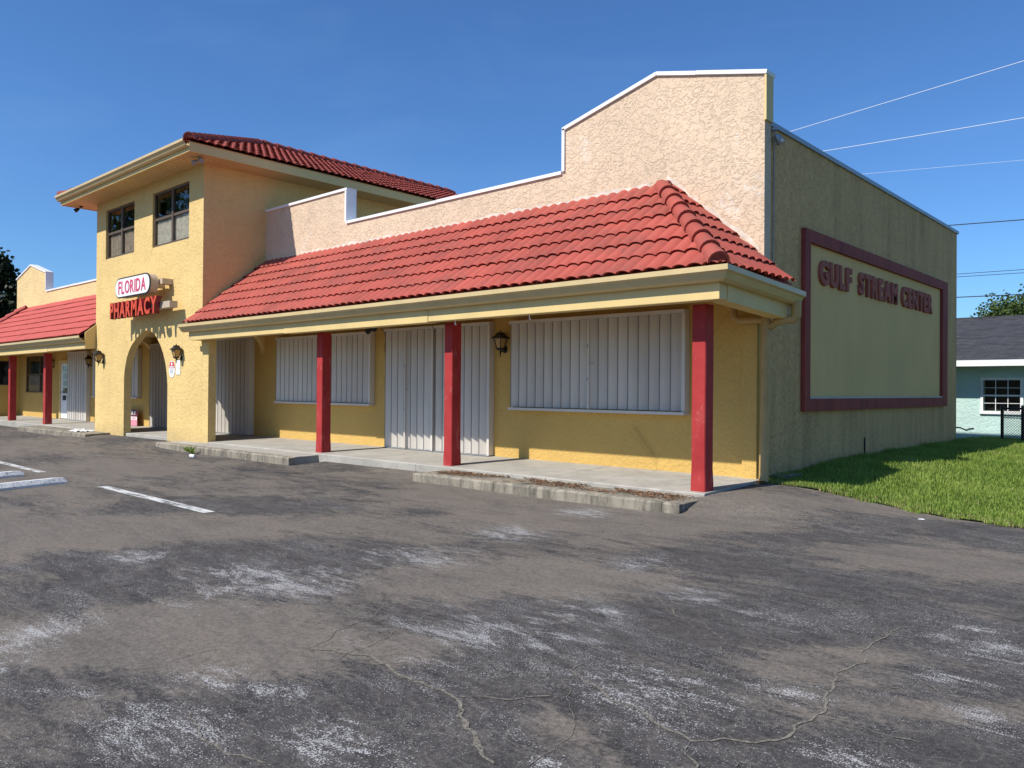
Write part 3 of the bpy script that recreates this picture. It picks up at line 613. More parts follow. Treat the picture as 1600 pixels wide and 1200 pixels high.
whole_mirror = []
for L in (front, side):
    for kind, q in L:
        if kind == 'whole':
            o = bpy.data.objects.new('roof_tile', TILE); o.matrix_world = q; col.objects.link(o); o.parent = RF
            whole_mirror.append(([q @ Vector(v) for v in TV], TF, TS))
        else:
            o = bpy.data.objects.new('roof_tile', raw_mesh('roof_tile', q[0], q[1], q[2], 'tile_red')); col.objects.link(o); o.parent = RF; whole_mirror.append(q)
# hip caps: overlapping half barrels
def cap_data(L=0.47, r0=0.135, r1=0.105, n=8, th=0.03):
    vs = []; fs = []; sm = []
    for i in range(n + 1):
        a = math.pi * (-0.06 + 1.12 * i / n); c, s = math.cos(a), math.sin(a)
        vs += [(c * r0, 0, s * r0), (c * r1, L, s * r1 - 0.02), (c * (r0 - th), 0.002, s * (r0 - th))]
    for i in range(n):
        a = 3 * i; fs += [(a, a + 3, a + 4, a + 1), (a + 2, a + 5, a + 3, a)]; sm += [True, False]
    return vs, fs, sm
CV, CF, CS = cap_data()
def caps(p0, p1, mat, parent, name, first_closed=True, pitch=0.40, lift=0.0):
    p0, p1 = Vector(p0), Vector(p1); d = p1 - p0; n = max(1, int(round(d.length / pitch))); me = raw_mesh(name, CV, CF, CS, mat)
    side_ = d.cross(Vector((0, 0, 1))).normalized()
    for i in range(n):
        o = bpy.data.objects.new(name, me); o.matrix_world = frame(p0 + d * (i / n) + Vector((0, 0, lift)), side_, d) @ Matrix.Rotation((random.random() - .5) * 0.05, 4, 'Z'); col.objects.link(o); o.parent = parent
    if first_closed:
        ring = [Vector((math.cos(math.pi * k / 8) * 0.125, 0.012, math.sin(math.pi * k / 8) * 0.125)) for k in range(9)]
        mt = frame(p0 + Vector((0, 0, lift)), side_, d); MB().add([mt @ v for v in ring], [tuple(range(9))]).build('mortar_plug', 'tile_maroon', parent)
caps((H_X0 - 0.02, E_Y + 0.02, E_Z + 0.055), (H_X1 + 0.02, T_Y - 0.25, T_Z - 0.07), 'tile_red', RF, 'hip_tile')
# pale flashing / patching plaster where roof meets parapet
def flashing(pts, name, mat, parent, up=0.06, dn=0.03, y=YW - 0.008, seed=0):
    L = []; 
    P = []
    for a, b in zip(pts[:-1], pts[1:]):
        n = int(math.dist(a, b) / 0.06)
        P += [(a[0] + (b[0] - a[0]) * k / n, a[1] + (b[1] - a[1]) * k / n) for k in range(n)]
    for x, z in P:
        w = up * (0.5 + 0.9 * mnoise.noise(Vector((x * 3.1, z * 3, seed))) + 0.5 * mnoise.noise(Vector((x * 11, z, seed)))); L += [(x, y, z - dn), (x, y, z + max(0.004, w))]
    MB().add(L, [(2 * i, 2 * i + 2, 2 * i + 3, 2 * i + 1) for i in range(len(P) - 1)]).build(name, mat, parent)
plain('patch_plaster', (0.66, 0.57, 0.47), 0.9, 0.2, 8, 0.5, 25)
flashing([(-16.8, T_Z + 0.06), (H_X1 - 0.3, T_Z + 0.06)], 'wall_flashing', 'patch_plaster', B, 0.05)
flashing([(H_X1 - 0.05, T_Z + 0.12), (-4.99, E_Z + 0.52)], 'wall_flashing', 'patch_plaster', B, 0.10, seed=4)
# mortar bed at the hip head
box('hip_mortar', 'tile_red', RF, H_X1 - 0.20, H_X1 + 0.04, T_Y - 0.10, T_Y - 0.006, T_Z - 0.05, T_Z + 0.065, bevel=0.03)
# left porch roof: all its tiles too small to pick apart -> one mesh
vs = []; fs = []; sm = []
for v, f, s in whole_mirror:
    b = len(vs); vs += [(mir(p[0]), p[1], p[2]) for p in v]; fs += [tuple(b + i for i in q[::-1]) for q in f]; sm += list(s)
RL = MB().add([(mir(-18.41), E_Y, E_Z - 0.02), (mir(H_X0), E_Y, E_Z - 0.02), (mir(H_X1), T_Y - 0.004, T_Z - 0.02), (mir(-18.41), T_Y - 0.004, T_Z - 0.02), (mir(H_X0), T_Y - 0.004, E_Z - 0.02)], [(0, 1, 2, 3), (1, 4, 2)]).build('tile_roof', 'tile_pink_red', B)
RL['label'] = 'faded red tiled porch roof beyond the tower'
o = bpy.data.objects.new('roof_tiles', raw_mesh('roof_tiles', vs, fs, sm, 'tile_pink_red')); col.objects.link(o); o.parent = RL; o['kind'] = 'stuff'
caps((mir(H_X0 - 0.02), E_Y + 0.02, E_Z + 0.055), (mir(H_X1 + 0.02), T_Y - 0.12, T_Z + 0.03), 'tile_pink_red', RL, 'hip_tile')
# beams, fascias, ceilings, gutters
def beam(name, x0, x1, joints, s=1):
    e = [x0] + joints + [x1]
    for i, (a, b) in enumerate(zip(e[:-1], e[1:])):
        dz = 0.012 * (i % 2); a, b = (a, b) if s > 0 else (mir(b), mir(a))
        MB().box(a + 0.003, b - 0.003, YF - 0.006 * (i % 2), YF + 0.20, 2.365 - dz, 2.70).build(name, 'trim_yellow', B, 0.008)
beam('porch_beam', -18.41, -4.61, [-14.3, -9.9]); beam('porch_beam', -18.41, -4.61, [-15.2, -9.9], -1)
sb = MB().box(-4.81, -4.60, YF + 0.203, YW + 0.10, 2.36, 2.70); sb.v = [(x, y, z - 0.05 * (y - YF)) for x, y, z in sb.v]; sb.build('porch_beam', 'trim_yellow', B, 0.008)
sb = MB().box(mir(-4.60), mir(-4.81), YF + 0.203, YW + 0.10, 2.36, 2.70); sb.build('porch_beam', 'trim_yellow', B, 0.008)
box('porch_ceiling', 'stucco_yellow_porch', B, -18.41, -4.82, YF + 0.201, YW - 0.001, 2.60, 2.64); box('porch_ceiling', 'stucco_yellow_porch', B, mir(-4.82), mir(-18.41), YF + 0.201, YW - 0.001, 2.60, 2.64)
GP = [(0.0, -0.16), (0.075, -0.16), (0.118, -0.135), (0.146, -0.092), (0.163, -0.066), (0.185, -0.055), (0.20, -0.045), (0.20, 0.02), (0.182, 0.02), (0.182, -0.03), (0.07, -0.13), (0.0, -0.13)]
gx = -4.60
o = sweep(GP, [(-18.62, YF - 0.004, 2.72), (-14.5, YF - 0.004, 2.716), (-10, YF - 0.004, 2.722), (gx, YF - 0.004, 2.73), (gx, YW + 0.12, 2.615)], [(0, -1, 0), (0, -1, 0), (0, -1, 0), (1, -1, 0), (1, 0, 0)]).build('gutter', 'gutter_tan', B); o['label'] = 'tan metal rain gutter along the near porch eave'
o = sweep(GP, [(-25.0, YF - 0.004, 2.72), (-31, YF - 0.004, 2.718), (mir(gx), YF - 0.004, 2.72), (mir(gx), YW + 0.1, 2.70)], [(0, -1, 0), (0, -1, 0), (-1, -1, 0), (-1, 0, 0)]).build('gutter', 'gutter_tan', B); o['label'] = 'tan metal rain gutter along the far porch eave'
# closed gable ends of the porch roofs against the tower
for s in (1, -1):
    X = -18.415 if s > 0 else mir(-18.415); X2 = X - 0.05 * (1 if s > 0 else -1)
    MB().loft([[(x, E_Y + 0.16, 2.37), (x, YT - 0.004, 2.37), (x, YT - 0.004, 3.10), (x, E_Y + 0.16, 2.84)] for x in (X, X2)]).build('roof_end_board', 'trim_yellow', B)
# red columns
def column(x, y=9.2, w=0.20, d=0.22):
    m = MB(); z0 = slabz(y) - 0.01
    rings = []
    for z, k in ((z0, 1.06), (z0 + 0.10, 1.07), (z0 + 0.30, 1.0), (z0 + 0.9, 1.0), (z0 + 1.6, 1.0), (2.372, 1.0)):
        a, b = w * k / 2, d * k / 2; j = 0.004 * mnoise.noise(Vector((x, z * 3, 0))); c = 0.012; yc = y + d / 2
        rings.append([(x - a + c + j, yc - b, z), (x + a - c + j, yc - b, z), (x + a + j, yc - b + c, z), (x + a + j, yc + b - c, z), (x + a - c + j, yc + b, z), (x - a + c + j, yc + b, z), (x - a + j, yc + b - c, z), (x - a + j, yc - b + c, z)])
    return m.loft(rings).build('column', 'column_red', B)
for x in (-5.135, -9.875, -13.68): column(x)
for x in (-30.02, -33.88, -38.3): column(x)
# hooks under the beam
for x in (-9.35, -7.75): MB().tube([(x, YF + 0.1, 2.37), (x, YF + 0.1, 2.31), (x + 0.012, YF + 0.1, 2.29), (x + 0.025, YF + 0.1, 2.30)], 0.008, 6).build('ceiling_hook', 'white_metal', B)

# ------------------------------------------------------------------ accordion shutters
def shutter(name, x0, x1, z0, z1, n, label=None, mid=None, frm=None, sill=True, ramp_=0.118):
    """zig-zag folding shutter on the porch wall; frm = matrix for shutters on angled walls (local x along wall, y out = -)"""
    fm = frm or Matrix.Translation((0, YW, 0)); T = lambda m: setattr(m, 'v', [tuple(fm @ Vector(v)) for v in m.v]) or m
    fr = 0.05; m = MB().box(x0, x1, -0.155, -0.003, z1 - 0.055, z1)
    head = T(m).build(name, 'shutter_white', B)
    if label: head['label'] = label
    T(MB().box(x0, x0 + fr, -0.06, -0.003, z0 + 0.05, z1 - 0.057)).build('side_rail', 'shutter_white', head)
    T(MB().box(x1 - fr, x1, -0.135, -0.003, z0 + (0.05 if sill else 0.0), z1 - 0.057)).build('side_rail', 'shutter_white', head)
    if sill: T(MB().box(x0, x1 + 0.004, -0.17, -0.003, z0, z0 + 0.045)).build('sill', 'shutter_white', head)
    else: T(MB().box(x0, x1, -0.15, -0.003, 0.003, 0.016)).build('floor_track', 'grey_metal', head)
    zb = z0 + (0.060 if sill else 0.022); zt = z1 - 0.058; p = (x1 - x0 - 2 * fr) / n; th = 0.007
    a = 0.80 * p
    for i in range(n):
        xa = x0 + fr + i * p; yo, yi = -0.135, -0.135 + ramp_
        for (xs_, ys_, xe, ye) in ((xa, yo, xa + a, yi), (xa + a + 0.002, yi, xa + p - 0.002, yo)):
            d = Vector((xe - xs_, ye - ys_, 0)).normalized(); nn = Vector((d.y, -d.x, 0)) * th
            P = [Vector((xs_, ys_, 0)) - nn, Vector((xe, ye, 0)) - nn, Vector((xe, ye, 0)) + nn, Vector((xs_, ys_, 0)) + nn]
            T(MB().loft([[q + Vector((0, 0, z)) for q in P] for z in (zb, zt)])).build('slat', 'shutter_white', head)
        T(MB().tube([(xa, yo - 0.004, zb), (xa, yo - 0.004, zt)], 0.009, 6)).build('hinge_shade_line', 'hinge_shade_grey', head)  # dark rod on the fold paints the shaded gap between slats
    for mx_ in (mid or []):
        T(MB().box(mx_ - 0.018, mx_ + 0.018, -0.165, -0.15, zb, zt)).build('lock_bar', 'shutter_white', head)
        for q in (0.33, 0.7): T(MB().box(mx_ - 0.024, mx_ - 0.004, -0.172, -0.166, zb + (zt - zb) * q - 0.03, zb + (zt - zb) * q + 0.03)).build('latch', 'grey_metal', head)
        T(MB().box(mx_ + 0.03, mx_ + 0.10, -0.16, -0.152, zb + (zt - zb) * 0.5, zb + (zt - zb) * 0.5 + 0.014)).build('pull', 'grey_metal', head)
    return head
shutter('window_shutter', -9.76, -6.15, 0.88, 2.49, 18, 'white folding storm shutter closed over the long window by the corner', [-7.95])
shutter('window_shutter', -17.68, -13.86, 0.87, 2.49, 19, 'white folding storm shutter closed over the window behind a red post', [])
shutter('door_shutter', -13.37, -11.83, 0.0, 2.51, 7, 'white folding storm shutter closed over a doorway, full height', [-12.66], sill=False)
shutter('door_shutter', -11.79, -10.26, 0.0, 2.51, 7, 'white folding storm shutter closed over a doorway beside the lantern', [-11.2], sill=False)
shutter('window_shutter', mir(-13.86), mir(-17.68), 0.87, 2.49, 19, 'white folding storm shutter seen through the tower arch', [])
shutter('door_shutter', -32.1, -30.2, 0.0, 2.51, 8, 'white folding storm shutter half drawn beside a white door', [-31.2], sill=False)
# shuttered entrances under the tower
shutter('door_shutter', -21.45, -18.92, 0.0, 2.58, 12, 'white folding storm shutter under the tower beside the pier', [], sill=False)
shutter('door_shutter', -24.98, -22.1, 0.0, 2.58, 13, 'white folding storm shutter in shade behind the arch', [], sill=False)
# far porch: unshuttered window and half-glazed door
def window(x0, x1, z0, z1, y, mull, rail, parent=B, blind='curtain_brown', label=None, w=0.055):
    head = MB().box(x0, x1, y - 0.02, y + 0.05, z1 - w, z1).build('window', 'brown_frame', parent)
    if label: head['label'] = label
    MB().box(x0, x1, y - 0.035, y + 0.05, z0, z0 + w).build('sill', 'brown_frame', head)
    xsn = [x0] + [q for q in mull] + [x1]
    for q in (x0 + w / 2, x1 - w / 2): MB().box(q - w / 2, q + w / 2, y - 0.02, y + 0.05, z0 + w, z1 - w).build('frame', 'brown_frame', head)
    for q in mull: MB().box(q - w * .8, q + w * .8, y - 0.025, y + 0.05, z0 + w, z1 - w).build('mullion', 'brown_frame', head)
    for a, b in zip(xsn[:-1], xsn[1:]):
        a += w * .85; b -= w * .85
        if rail: MB().box(a, b, y - 0.015, y + 0.045, rail - w * .6, rail + w * .6).build('rail', 'brown_frame', head)
        for za, zb in ([(z0 + w, rail - w * .6), (rail + w * .6, z1 - w)] if rail else [(z0 + w, z1 - w)]):
            MB().box(a, b, y + 0.012, y + 0.018, za, zb).build('pane', 'window_glass', head)
        n = 40; L = []
        zt = (rail + 0.03 if rail else z1 - 0.1)
        for i in range(n + 1):
            x = a + (b - a) * i / n; yy = y + 0.055 + 0.018 * math.sin(i * 1.25 + a) + 0.01 * math.sin(i * 2.9); sag = 0.03 * math.sin(math.pi * i / n)
            L += [(x, yy, z0 + w + 0.005), (x, yy, zt - sag)]
        MB().add(L, [(2 * i, 2 * i + 2, 2 * i + 3, 2 * i + 1) for i in range(n)], True).build('curtain', blind, head)
    MB().box(x0 - 0.05, x1 + 0.05, y + 0.30, y + 0.32, z0 - 0.05, z1 + 0.05).build('back_panel', 'dark_interior', head)
    return head
window(LW0, LW1, LZ0, LZ1, YW + 0.03, [-35.6], 1.72, label='brown framed window without shutter on the far porch')
dr = box('door', 'sign_white', B, -33.02, -32.0, YW - 0.045, YW - 0.005, 0.03, 2.12, bevel=0.01); dr['label'] = 'white half glazed door on the far porch'
MB().box(-33.14, -33.03, YW - 0.07, YW - 0.003, 0, 2.22).box(-32.0, -31.93, YW - 0.07, YW - 0.003, 0, 2.22).box(-33.03, -32.0, YW - 0.07, YW - 0.003, 2.13, 2.22).build('door_frame', 'trim_yellow', dr)
for i in range(4): MB().box(-32.80, -32.2, YW - 0.055, YW - 0.048, 0.98 + i * 0.27, 1.20 + i * 0.27).build('pane', 'window_glass', dr); MB().box(-32.80, -32.2, YW - 0.0475, YW - 0.0465, 0.98 + i * 0.27, 1.20 + i * 0.27).build('pane_backing', 'dark_interior', dr)
MB().box(-32.80, -32.45, YW - 0.056, YW - 0.047, 0.72, 0.90).build('door_notice', 'black_metal', dr)
MB().tube([(-32.93, YW - 0.05, 1.02), (-32.93, YW - 0.10, 1.02), (-32.86, YW - 0.11, 1.02)], 0.014, 8).build('handle', 'black_metal', dr)

# ------------------------------------------------------------------ tower
TX0, TX1, TZ = -25.12, -18.42, 6.66
arch = [(-23.02, -0.15), (-23.02, 1.50), (-22.98, 1.75), (-22.85, 2.06), (-22.70, 2.25), (-22.52, 2.41), (-22.10, 2.63), (-21.78, 2.73), (-21.50, 2.77), (-21.24, 2.71), (-20.98, 2.58), (-20.72, 2.34), (-20.55, 2.12), (-20.42, 1.88), (-20.33, 1.60), (-20.28, 1.3), (-20.27, -0.15)]
W1 = (-24.43, -22.43, 4.96, 6.39); W2 = (-21.27, -19.17, 4.94, 6.38)
rect = lambda w: [(w[0], w[2]), (w[1], w[2]), (w[1], w[3]), (w[0], w[3])]
poly_wall('tower_wall', 'stucco_yellow_tower', B, [(TX0, -0.2), (arch[0][0], -0.2)] + arch[1:-1] + [(arch[-1][0], -0.2), (TX1, -0.2), (TX1, TZ), (TX0, TZ)], [rect(W1), rect(W2)], 'Y', YT, 0.2)
box('tower_pier', 'stucco_yellow_tower', B, TX1 + 0.001, -18.10, YT + 0.002, YT + 0.20, -0.2, 2.74)
sarch = [(YT + 0.201, 2.12)] + [(YT + 0.2 + 0.735 * (1 - math.cos(math.pi * k / 28)), 2.12 + 0.62 * math.sin(math.pi * k / 28)) for k in range(1, 28)] + [(YW, 2.12)]
for xb, dp in ((TX1, -0.2), (TX0, 0.2)):
    poly_wall('tower_wall', 'stucco_yellow_tower', B, sarch[:-1] + [(YW - 0.002, 2.12), (YW - 0.002, 2.3), (YW + 0.06, 2.3), (YW + 0.06, -0.2), (24.0, -0.2), (24.0, TZ), (YT + 0.201, TZ)], [], 'X', xb, dp)
box('tower_wall', 'stucco_yellow_tower', B, TX0, TX1, 23.8, 24.0, -0.2, TZ)
box('passage_ceiling', 'stucco_yellow_tower', B, TX0 + 0.2, TX1 - 0.2, YT + 0.2, YW + 0.4, 2.78, 2.86)
window(*W1, YT + 0.07, [-23.40], 5.70, blind='curtain_brown', label='brown four-pane tower window with dull brown blinds')
window(*W2, YT + 0.07, [-20.20], 5.68, blind='curtain', label='brown four-pane tower window with crumpled pale curtain')
# eaves
EX0, EX1, EY0, EY1 = -25.88, -17.66, 8.36, 24.6
box('tower_soffit', 'soffit_boards', B, EX0, EX1, EY0, EY1, TZ, TZ + 0.03)
MB().box(EX0 - 0.03, EX1 + 0.03, EY0 - 0.03, EY0 - 0.001, TZ - 0.02, TZ + 0.21).build('fascia', 'trim_yellow', B)
MB().box(EX1 + 0.001, EX1 + 0.031, EY0, EY1, TZ - 0.02, TZ + 0.21).build('fascia', 'trim_yellow', B); MB().box(EX0 - 0.031, EX0 - 0.001, EY0, EY1, TZ - 0.02, TZ + 0.21).build('fascia', 'trim_yellow', B)
MB().box(EX0, EX1, EY1, EY1 + 0.03, TZ - 0.02, TZ + 0.21).build('fascia', 'trim_yellow', B)
o = sweep([(a * 0.8, b * 0.9) for a, b in GP], [(EX0 - 0.05, EY0 - 0.032, TZ + 0.22), (EX1 + 0.03, EY0 - 0.032, TZ + 0.22)], [(0, -1, 0), (0, -1, 0)]).build('gutter', 'gutter_tan', B); o['label'] = 'tan gutter along the tower eave'
EZ = TZ + 0.22; PT = 0.41; RUN = (EX1 + 0.04 - XC); RZ = EZ + RUN * PT; RY0 = EY0 - 0.03 + RUN; RY1 = EY1 - RUN
ex1 = EX1 + 0.06; ex0 = 2 * XC - ex1; ey0 = EY0 - 0.06; ey1 = EY1 + 0.06
TR = MB().add([(ex0, ey0, EZ - 0.02), (ex1, ey0, EZ - 0.02), (ex1, ey1, EZ - 0.02), (ex0, ey1, EZ - 0.02), (XC, RY0, RZ - 0.02), (XC, RY1, RZ - 0.02)], [(0, 1, 4), (1, 2, 5, 4), (2, 3, 5), (3, 0, 4, 5)]).build('tower_roof', 'tile_maroon', B)
TR['label'] = 'weathered dark red tiled hip roof of the tower'
hp = Vector((XC - ex1, RY0 - ey0, 0)); hn = Vector((hp.y, -hp.x, 0)).normalized(); c0 = Vector((ex1, ey0, 0)); c3 = Vector((ex1, ey1, 0)); hp3 = Vector((XC - ex1, RY1 - ey1, 0)); hn3 = Vector((-hp3.y, hp3.x, 0)).normalized()
if hn3.y < 0: hn3 = -hn3
sl_ = Vector((XC - ex1, 0, RZ - EZ)); vs = []; fs = []; sm = []
def grow(q):
    b = len(vs); vs.extend(q[0]); fs.extend(tuple(b + i for i in g) for g in q[1]); sm.extend(q[2])
for kind, q in slope_tiles((ex1, ey0, EZ), (0, 1, 0), sl_, ey1 - ey0, sl_.length, 11, [(c0, -hn), (c3, hn3), ((XC + 0.03, 0, 0), (-1, 0, 0))]): grow(q if kind == 'cut' else ([q @ Vector(v) for v in TV], TF, TS))
fl_ = Vector((0, RY0 - ey0, RZ - EZ)); cl = Vector((ex0, ey0, 0)); hl_ = Vector((XC - ex0, RY0 - ey0, 0)); hnl = Vector((-hl_.y, hl_.x, 0)).normalized()
for kind, q in slope_tiles((ex0, ey0, EZ), (1, 0, 0), fl_, ex1 - ex0, fl_.length, 11, [(c0, hn), (cl, hnl)]): grow(q if kind == 'cut' else ([q @ Vector(v) for v in TV], TF, TS))
o = bpy.data.objects.new('roof_tiles', raw_mesh('roof_tiles', vs, fs, sm, 'tile_maroon')); col.objects.link(o); o.parent = TR; o['kind'] = 'stuff'
caps((ex1, ey0, EZ + 0.05), (XC, RY0, RZ + 0.05), 'tile_maroon', TR, 'hip_tile', pitch=0.36); caps((ex0, ey0, EZ + 0.05), (XC, RY0, RZ + 0.05), 'tile_maroon', TR, 'hip_tile', pitch=0.36)
caps((XC, RY0 + 0.1, RZ + 0.05), (XC, RY1, RZ + 0.05), 'tile_maroon', TR, 'ridge_tile', pitch=0.42)

# ------------------------------------------------------------------ rainwater pipes at the corner
def pipe(pts, r=0.045): return MB().tube(pts, r, 12)
o = pipe([(-4.885, YW - 0.10, 2.34), (-4.885, YW - 0.10, 2.0), (-4.90, YW - 0.09, 0.9), (-4.905, YW - 0.10, 0.06), (-4.89, YW - 0.15, -0.03)], 0.068).build('downspout', 'pipe_tan', B)
pipe([(-5.36, YW - 0.14, 2.58), (-5.36, YW - 0.14, 2.38), (-5.33, YW - 0.14, 2.31), (-5.27, YW - 0.14, 2.27), (-5.0, YW - 0.12, 2.265), (-4.89, YW - 0.10, 2.255)], 0.055).build('elbow', 'pipe_tan', o)
pipe([(-4.50, YW + 0.02, 2.50), (-4.50, YW + 0.02, 2.30), (-4.53, YW, 2.25), (-4.62, YW - 0.03, 2.25), (-4.74, YW - 0.07, 2.22), (-4.84, YW - 0.09, 2.15)], [0.07, 0.07, 0.062, 0.055, 0.055, 0.055]).build('elbow', 'pipe_tan', o)
MB().tube([(-4.982, YW + 0.36, 4.98), (-4.982, YW + 0.36, 3.9), (-4.978, YW + 0.33, 3.0), (-4.982, YW + 0.30, 2.5)], 0.008, 6).build('conduit', 'grey_metal', B)
MB().loft([[(-4.99, YW + 0.32, z0), (-4.99, YW + 0.9, z0), (-4.80 + k, YW + 0.85, z0), (-4.80 + k, YW + 0.40, z0)] for z0, k in ((-0.02, 0.06), (0.03, 0.05))]).build('splash_block', 'concrete_kerb', B, 0.01)
MB().tube([(-4.99, 15.0, -0.1), (-4.985, 15.0, 0.42)], 0.014, 6).build('ground_rod', 'black_metal', B)

# ------------------------------------------------------------------ side wall sign
S = thing('wall_sign', (XS, 16.2, 0.94), 'large framed wall panel lettered GULF STREAM CENTER in plum on the shaded side wall', 'sign')
sy0, sy1, sz0, sz1, fw = 12.13, 20.36, 0.94, 3.80, 0.20
box('panel', 'sign_panel_render', S, XS + 0.002, XS + 0.012, sy0 + 0.1, sy1 - 0.1, sz0 + 0.1, sz1 - 0.1)
for a in ((sy0, sy1, sz1 - fw, sz1), (sy0, sy1, sz0, sz0 + fw), (sy0, sy0 + 0.21, sz0 + fw + 0.001, sz1 - fw - 0.001), (sy1 - 0.42, sy1, sz0 + fw + 0.001, sz1 - fw - 0.001)):
    MB().box(XS + 0.001, XS + 0.075, *a).build('frame_board', 'frame_plum', S, 0.006)
box('bottom_ledge', 'grey_metal', S, XS + 0.0125, XS + 0.07, sy0 + 0.22, sy1 - 0.43, sz0 + fw + 0.001, sz0 + fw + 0.028)
for txt, a, b in (('GULF', 12.76, 14.20), ('STREAM', 14.58, 16.74), ('CENTER', 17.03, 19.18)):
    word(txt, (XS + 0.012, a, 2.985), (0, 1, 0), (0, 0, 1), 0.41, 0.05, b - a, 'letter_plum', S, 0.045, 0.12)

# ------------------------------------------------------------------ pharmacy sign on the tower
F = thing('pill_shaped_sign', (-21.23, YT, 3.62), 'white pill shaped box sign lettered FLORIDA in red', 'sign')
def pill(x0, x1, z0, z1, y0, y1, name, mat, parent):
    r = (z1 - z0) / 2; ring = []
    for k in range(13): a = -math.pi / 2 + math.pi * k / 12; ring.append((x1 - r + r * math.cos(a), z0 + r + r * math.sin(a)))
    for k in range(13): a = math.pi / 2 + math.pi * k / 12; ring.append((x0 + r + r * math.cos(a), z0 + r + r * math.sin(a)))
    return MB().loft([[(x, y, z) for x, z in ring] for y in (y0, y1)]).build(name, mat, parent)
pill(-22.32, -20.15, 3.62, 4.13, 8.56, 8.76, 'box_shell', 'sign_beige', F); pill(-22.335, -20.135, 3.605, 4.145, 8.545, 8.562, 'rim', 'black_metal', F); pill(-22.30, -20.17, 3.64, 4.11, 8.535, 8.5445, 'face', 'sign_white', F)
word('FLORIDA', (-22.08, 8.534, 3.71), (1, 0, 0), (0, 0, 1), 0.335, 0.008, 1.70, 'sign_pink_red', F, 0.012, 0.14)
for x in (-21.9, -20.55): MB().box(x - 0.05, x + 0.05, 8.761, YT - 0.002, 3.80, 3.92).build('bracket', 'sign_beige', F)
MB().box(-20.25, -20.02, 8.80, YT - 0.002, 3.86, 4.0).build('junction_box', 'sign_beige', F)
P_ = thing('channel_letter_sign', (-21.2, YT, 3.09), 'red three dimensional channel letters spelling PHARMACY above the arch', 'sign')
word('PHARMACY', (-22.70, 8.69, 3.085), (1, 0, 0), (0, 0, 1), 0.435, 0.14, 2.92, 'channel_red', P_, 0.035, 0.09, side='channel_side')
MB().box(-22.5, -19.38, 8.70, 8.90, 3.22, 3.38).build('raceway', 'sign_beige', P_)
for x in (-22.1, -21.2, -20.2): MB().box(x - 0.04, x + 0.04, 8.901, YT - 0.002, 3.26, 3.34).build('bracket', 'sign_beige', P_)

# small plates on the tower pier
o = box('wall_plate', 'paper_white', None, -19.79, -19.56, YT - 0.012, YT - 0.001, 1.56, 1.93, label='blank white plate on the tower pier under a lantern', cat='plate')
D = thing('security_sign', (-20.0, YT, 1.5), 'small red and white shield shaped security sign beside the arch', 'sign')
def shield(y0, y1, k, name, mat, zlo, zhi):
    pts = [(-0.16, -0.10), (-0.16, 0.08), (-0.10, 0.20), (0.10, 0.20), (0.16, 0.08), (0.16, -0.10), (0.08, -0.21), (-0.08, -0.21)]
    bm = bmesh.new(); f = bm.faces.new([bm.verts.new((-20.02 + x * k, y0, 1.71 + z * k)) for x, z in pts])
    for co, no in (((0, 0, 1.71 + zlo), (0, 0, -1)), ((0, 0, 1.71 + zhi), (0, 0, 1))): bmesh.ops.bisect_plane(bm, geom=bm.verts[:] + bm.edges[:] + bm.faces[:], plane_co=co, plane_no=no, clear_outer=True)
    r = bmesh.ops.extrude_face_region(bm, geom=bm.faces[:]); bmesh.ops.translate(bm, verts=[v for v in r['geom'] if isinstance(v, bmesh.types.BMVert)], vec=(0, y1 - y0, 0)); bmesh.ops.recalc_face_normals(bm, faces=bm.faces)
    me = bpy.data.meshes.new(name); bm.to_mesh(me); bm.free(); me.materials.append(M[mat]); return link(bpy.data.objects.new(name, me), D)
shield(YT - 0.002, YT - 0.010, 1.0, 'plate', 'sign_white', -1, 1); shield(YT - 0.0105, YT - 0.013, 0.92, 'red_field', 'sign_red', 0.02, 1)
MB().box(-20.06, -19.98, YT - 0.0155, YT - 0.0135, 1.80, 1.87).build('white_mark', 'sign_white', D); MB().box(-20.14, -19.90, YT - 0.0155, YT - 0.0135, 1.745, 1.775).build('white_mark', 'sign_white', D)
for z in (1.68, 1.64, 1.60): MB().box(-20.11, -19.93, YT - 0.0125, YT - 0.0105, z, z + 0.016).build('fine_print', 'grey_metal', D)
# leaning board in the passage
Q = thing('leaning_board', (-26.3, YW - 0.2, 0), 'pink and maroon lettered board leaning on the wall behind the arch', 'sign')
MB().box(-26.95, -25.72, YW - 0.20, YW - 0.18, 0.004, 0.16).box(-26.95, -25.72, YW - 0.20, YW - 0.18, 0.16, 0.52).build('board', 'sign_pink', Q); box('top_band', 'sign_maroon', Q, -26.95, -25.72, YW - 0.203, YW - 0.2005, 0.30, 0.52); box('middle_band', 'sign_white', Q, -26.95, -25.72, YW - 0.203, YW - 0.2005, 0.19, 0.295)
word('ERY', (-26.24, YW - 0.2035, 0.345), (1, 0, 0), (0, 0, 1), 0.13, 0.003, 0.46, 'sign_white', Q, 0.01, 0.15); word('OO', (-26.10, YW - 0.2035, 0.205), (1, 0, 0), (0, 0, 1), 0.075, 0.003, 0.30, 'sign_pink_red', Q, 0.02, 0.2)

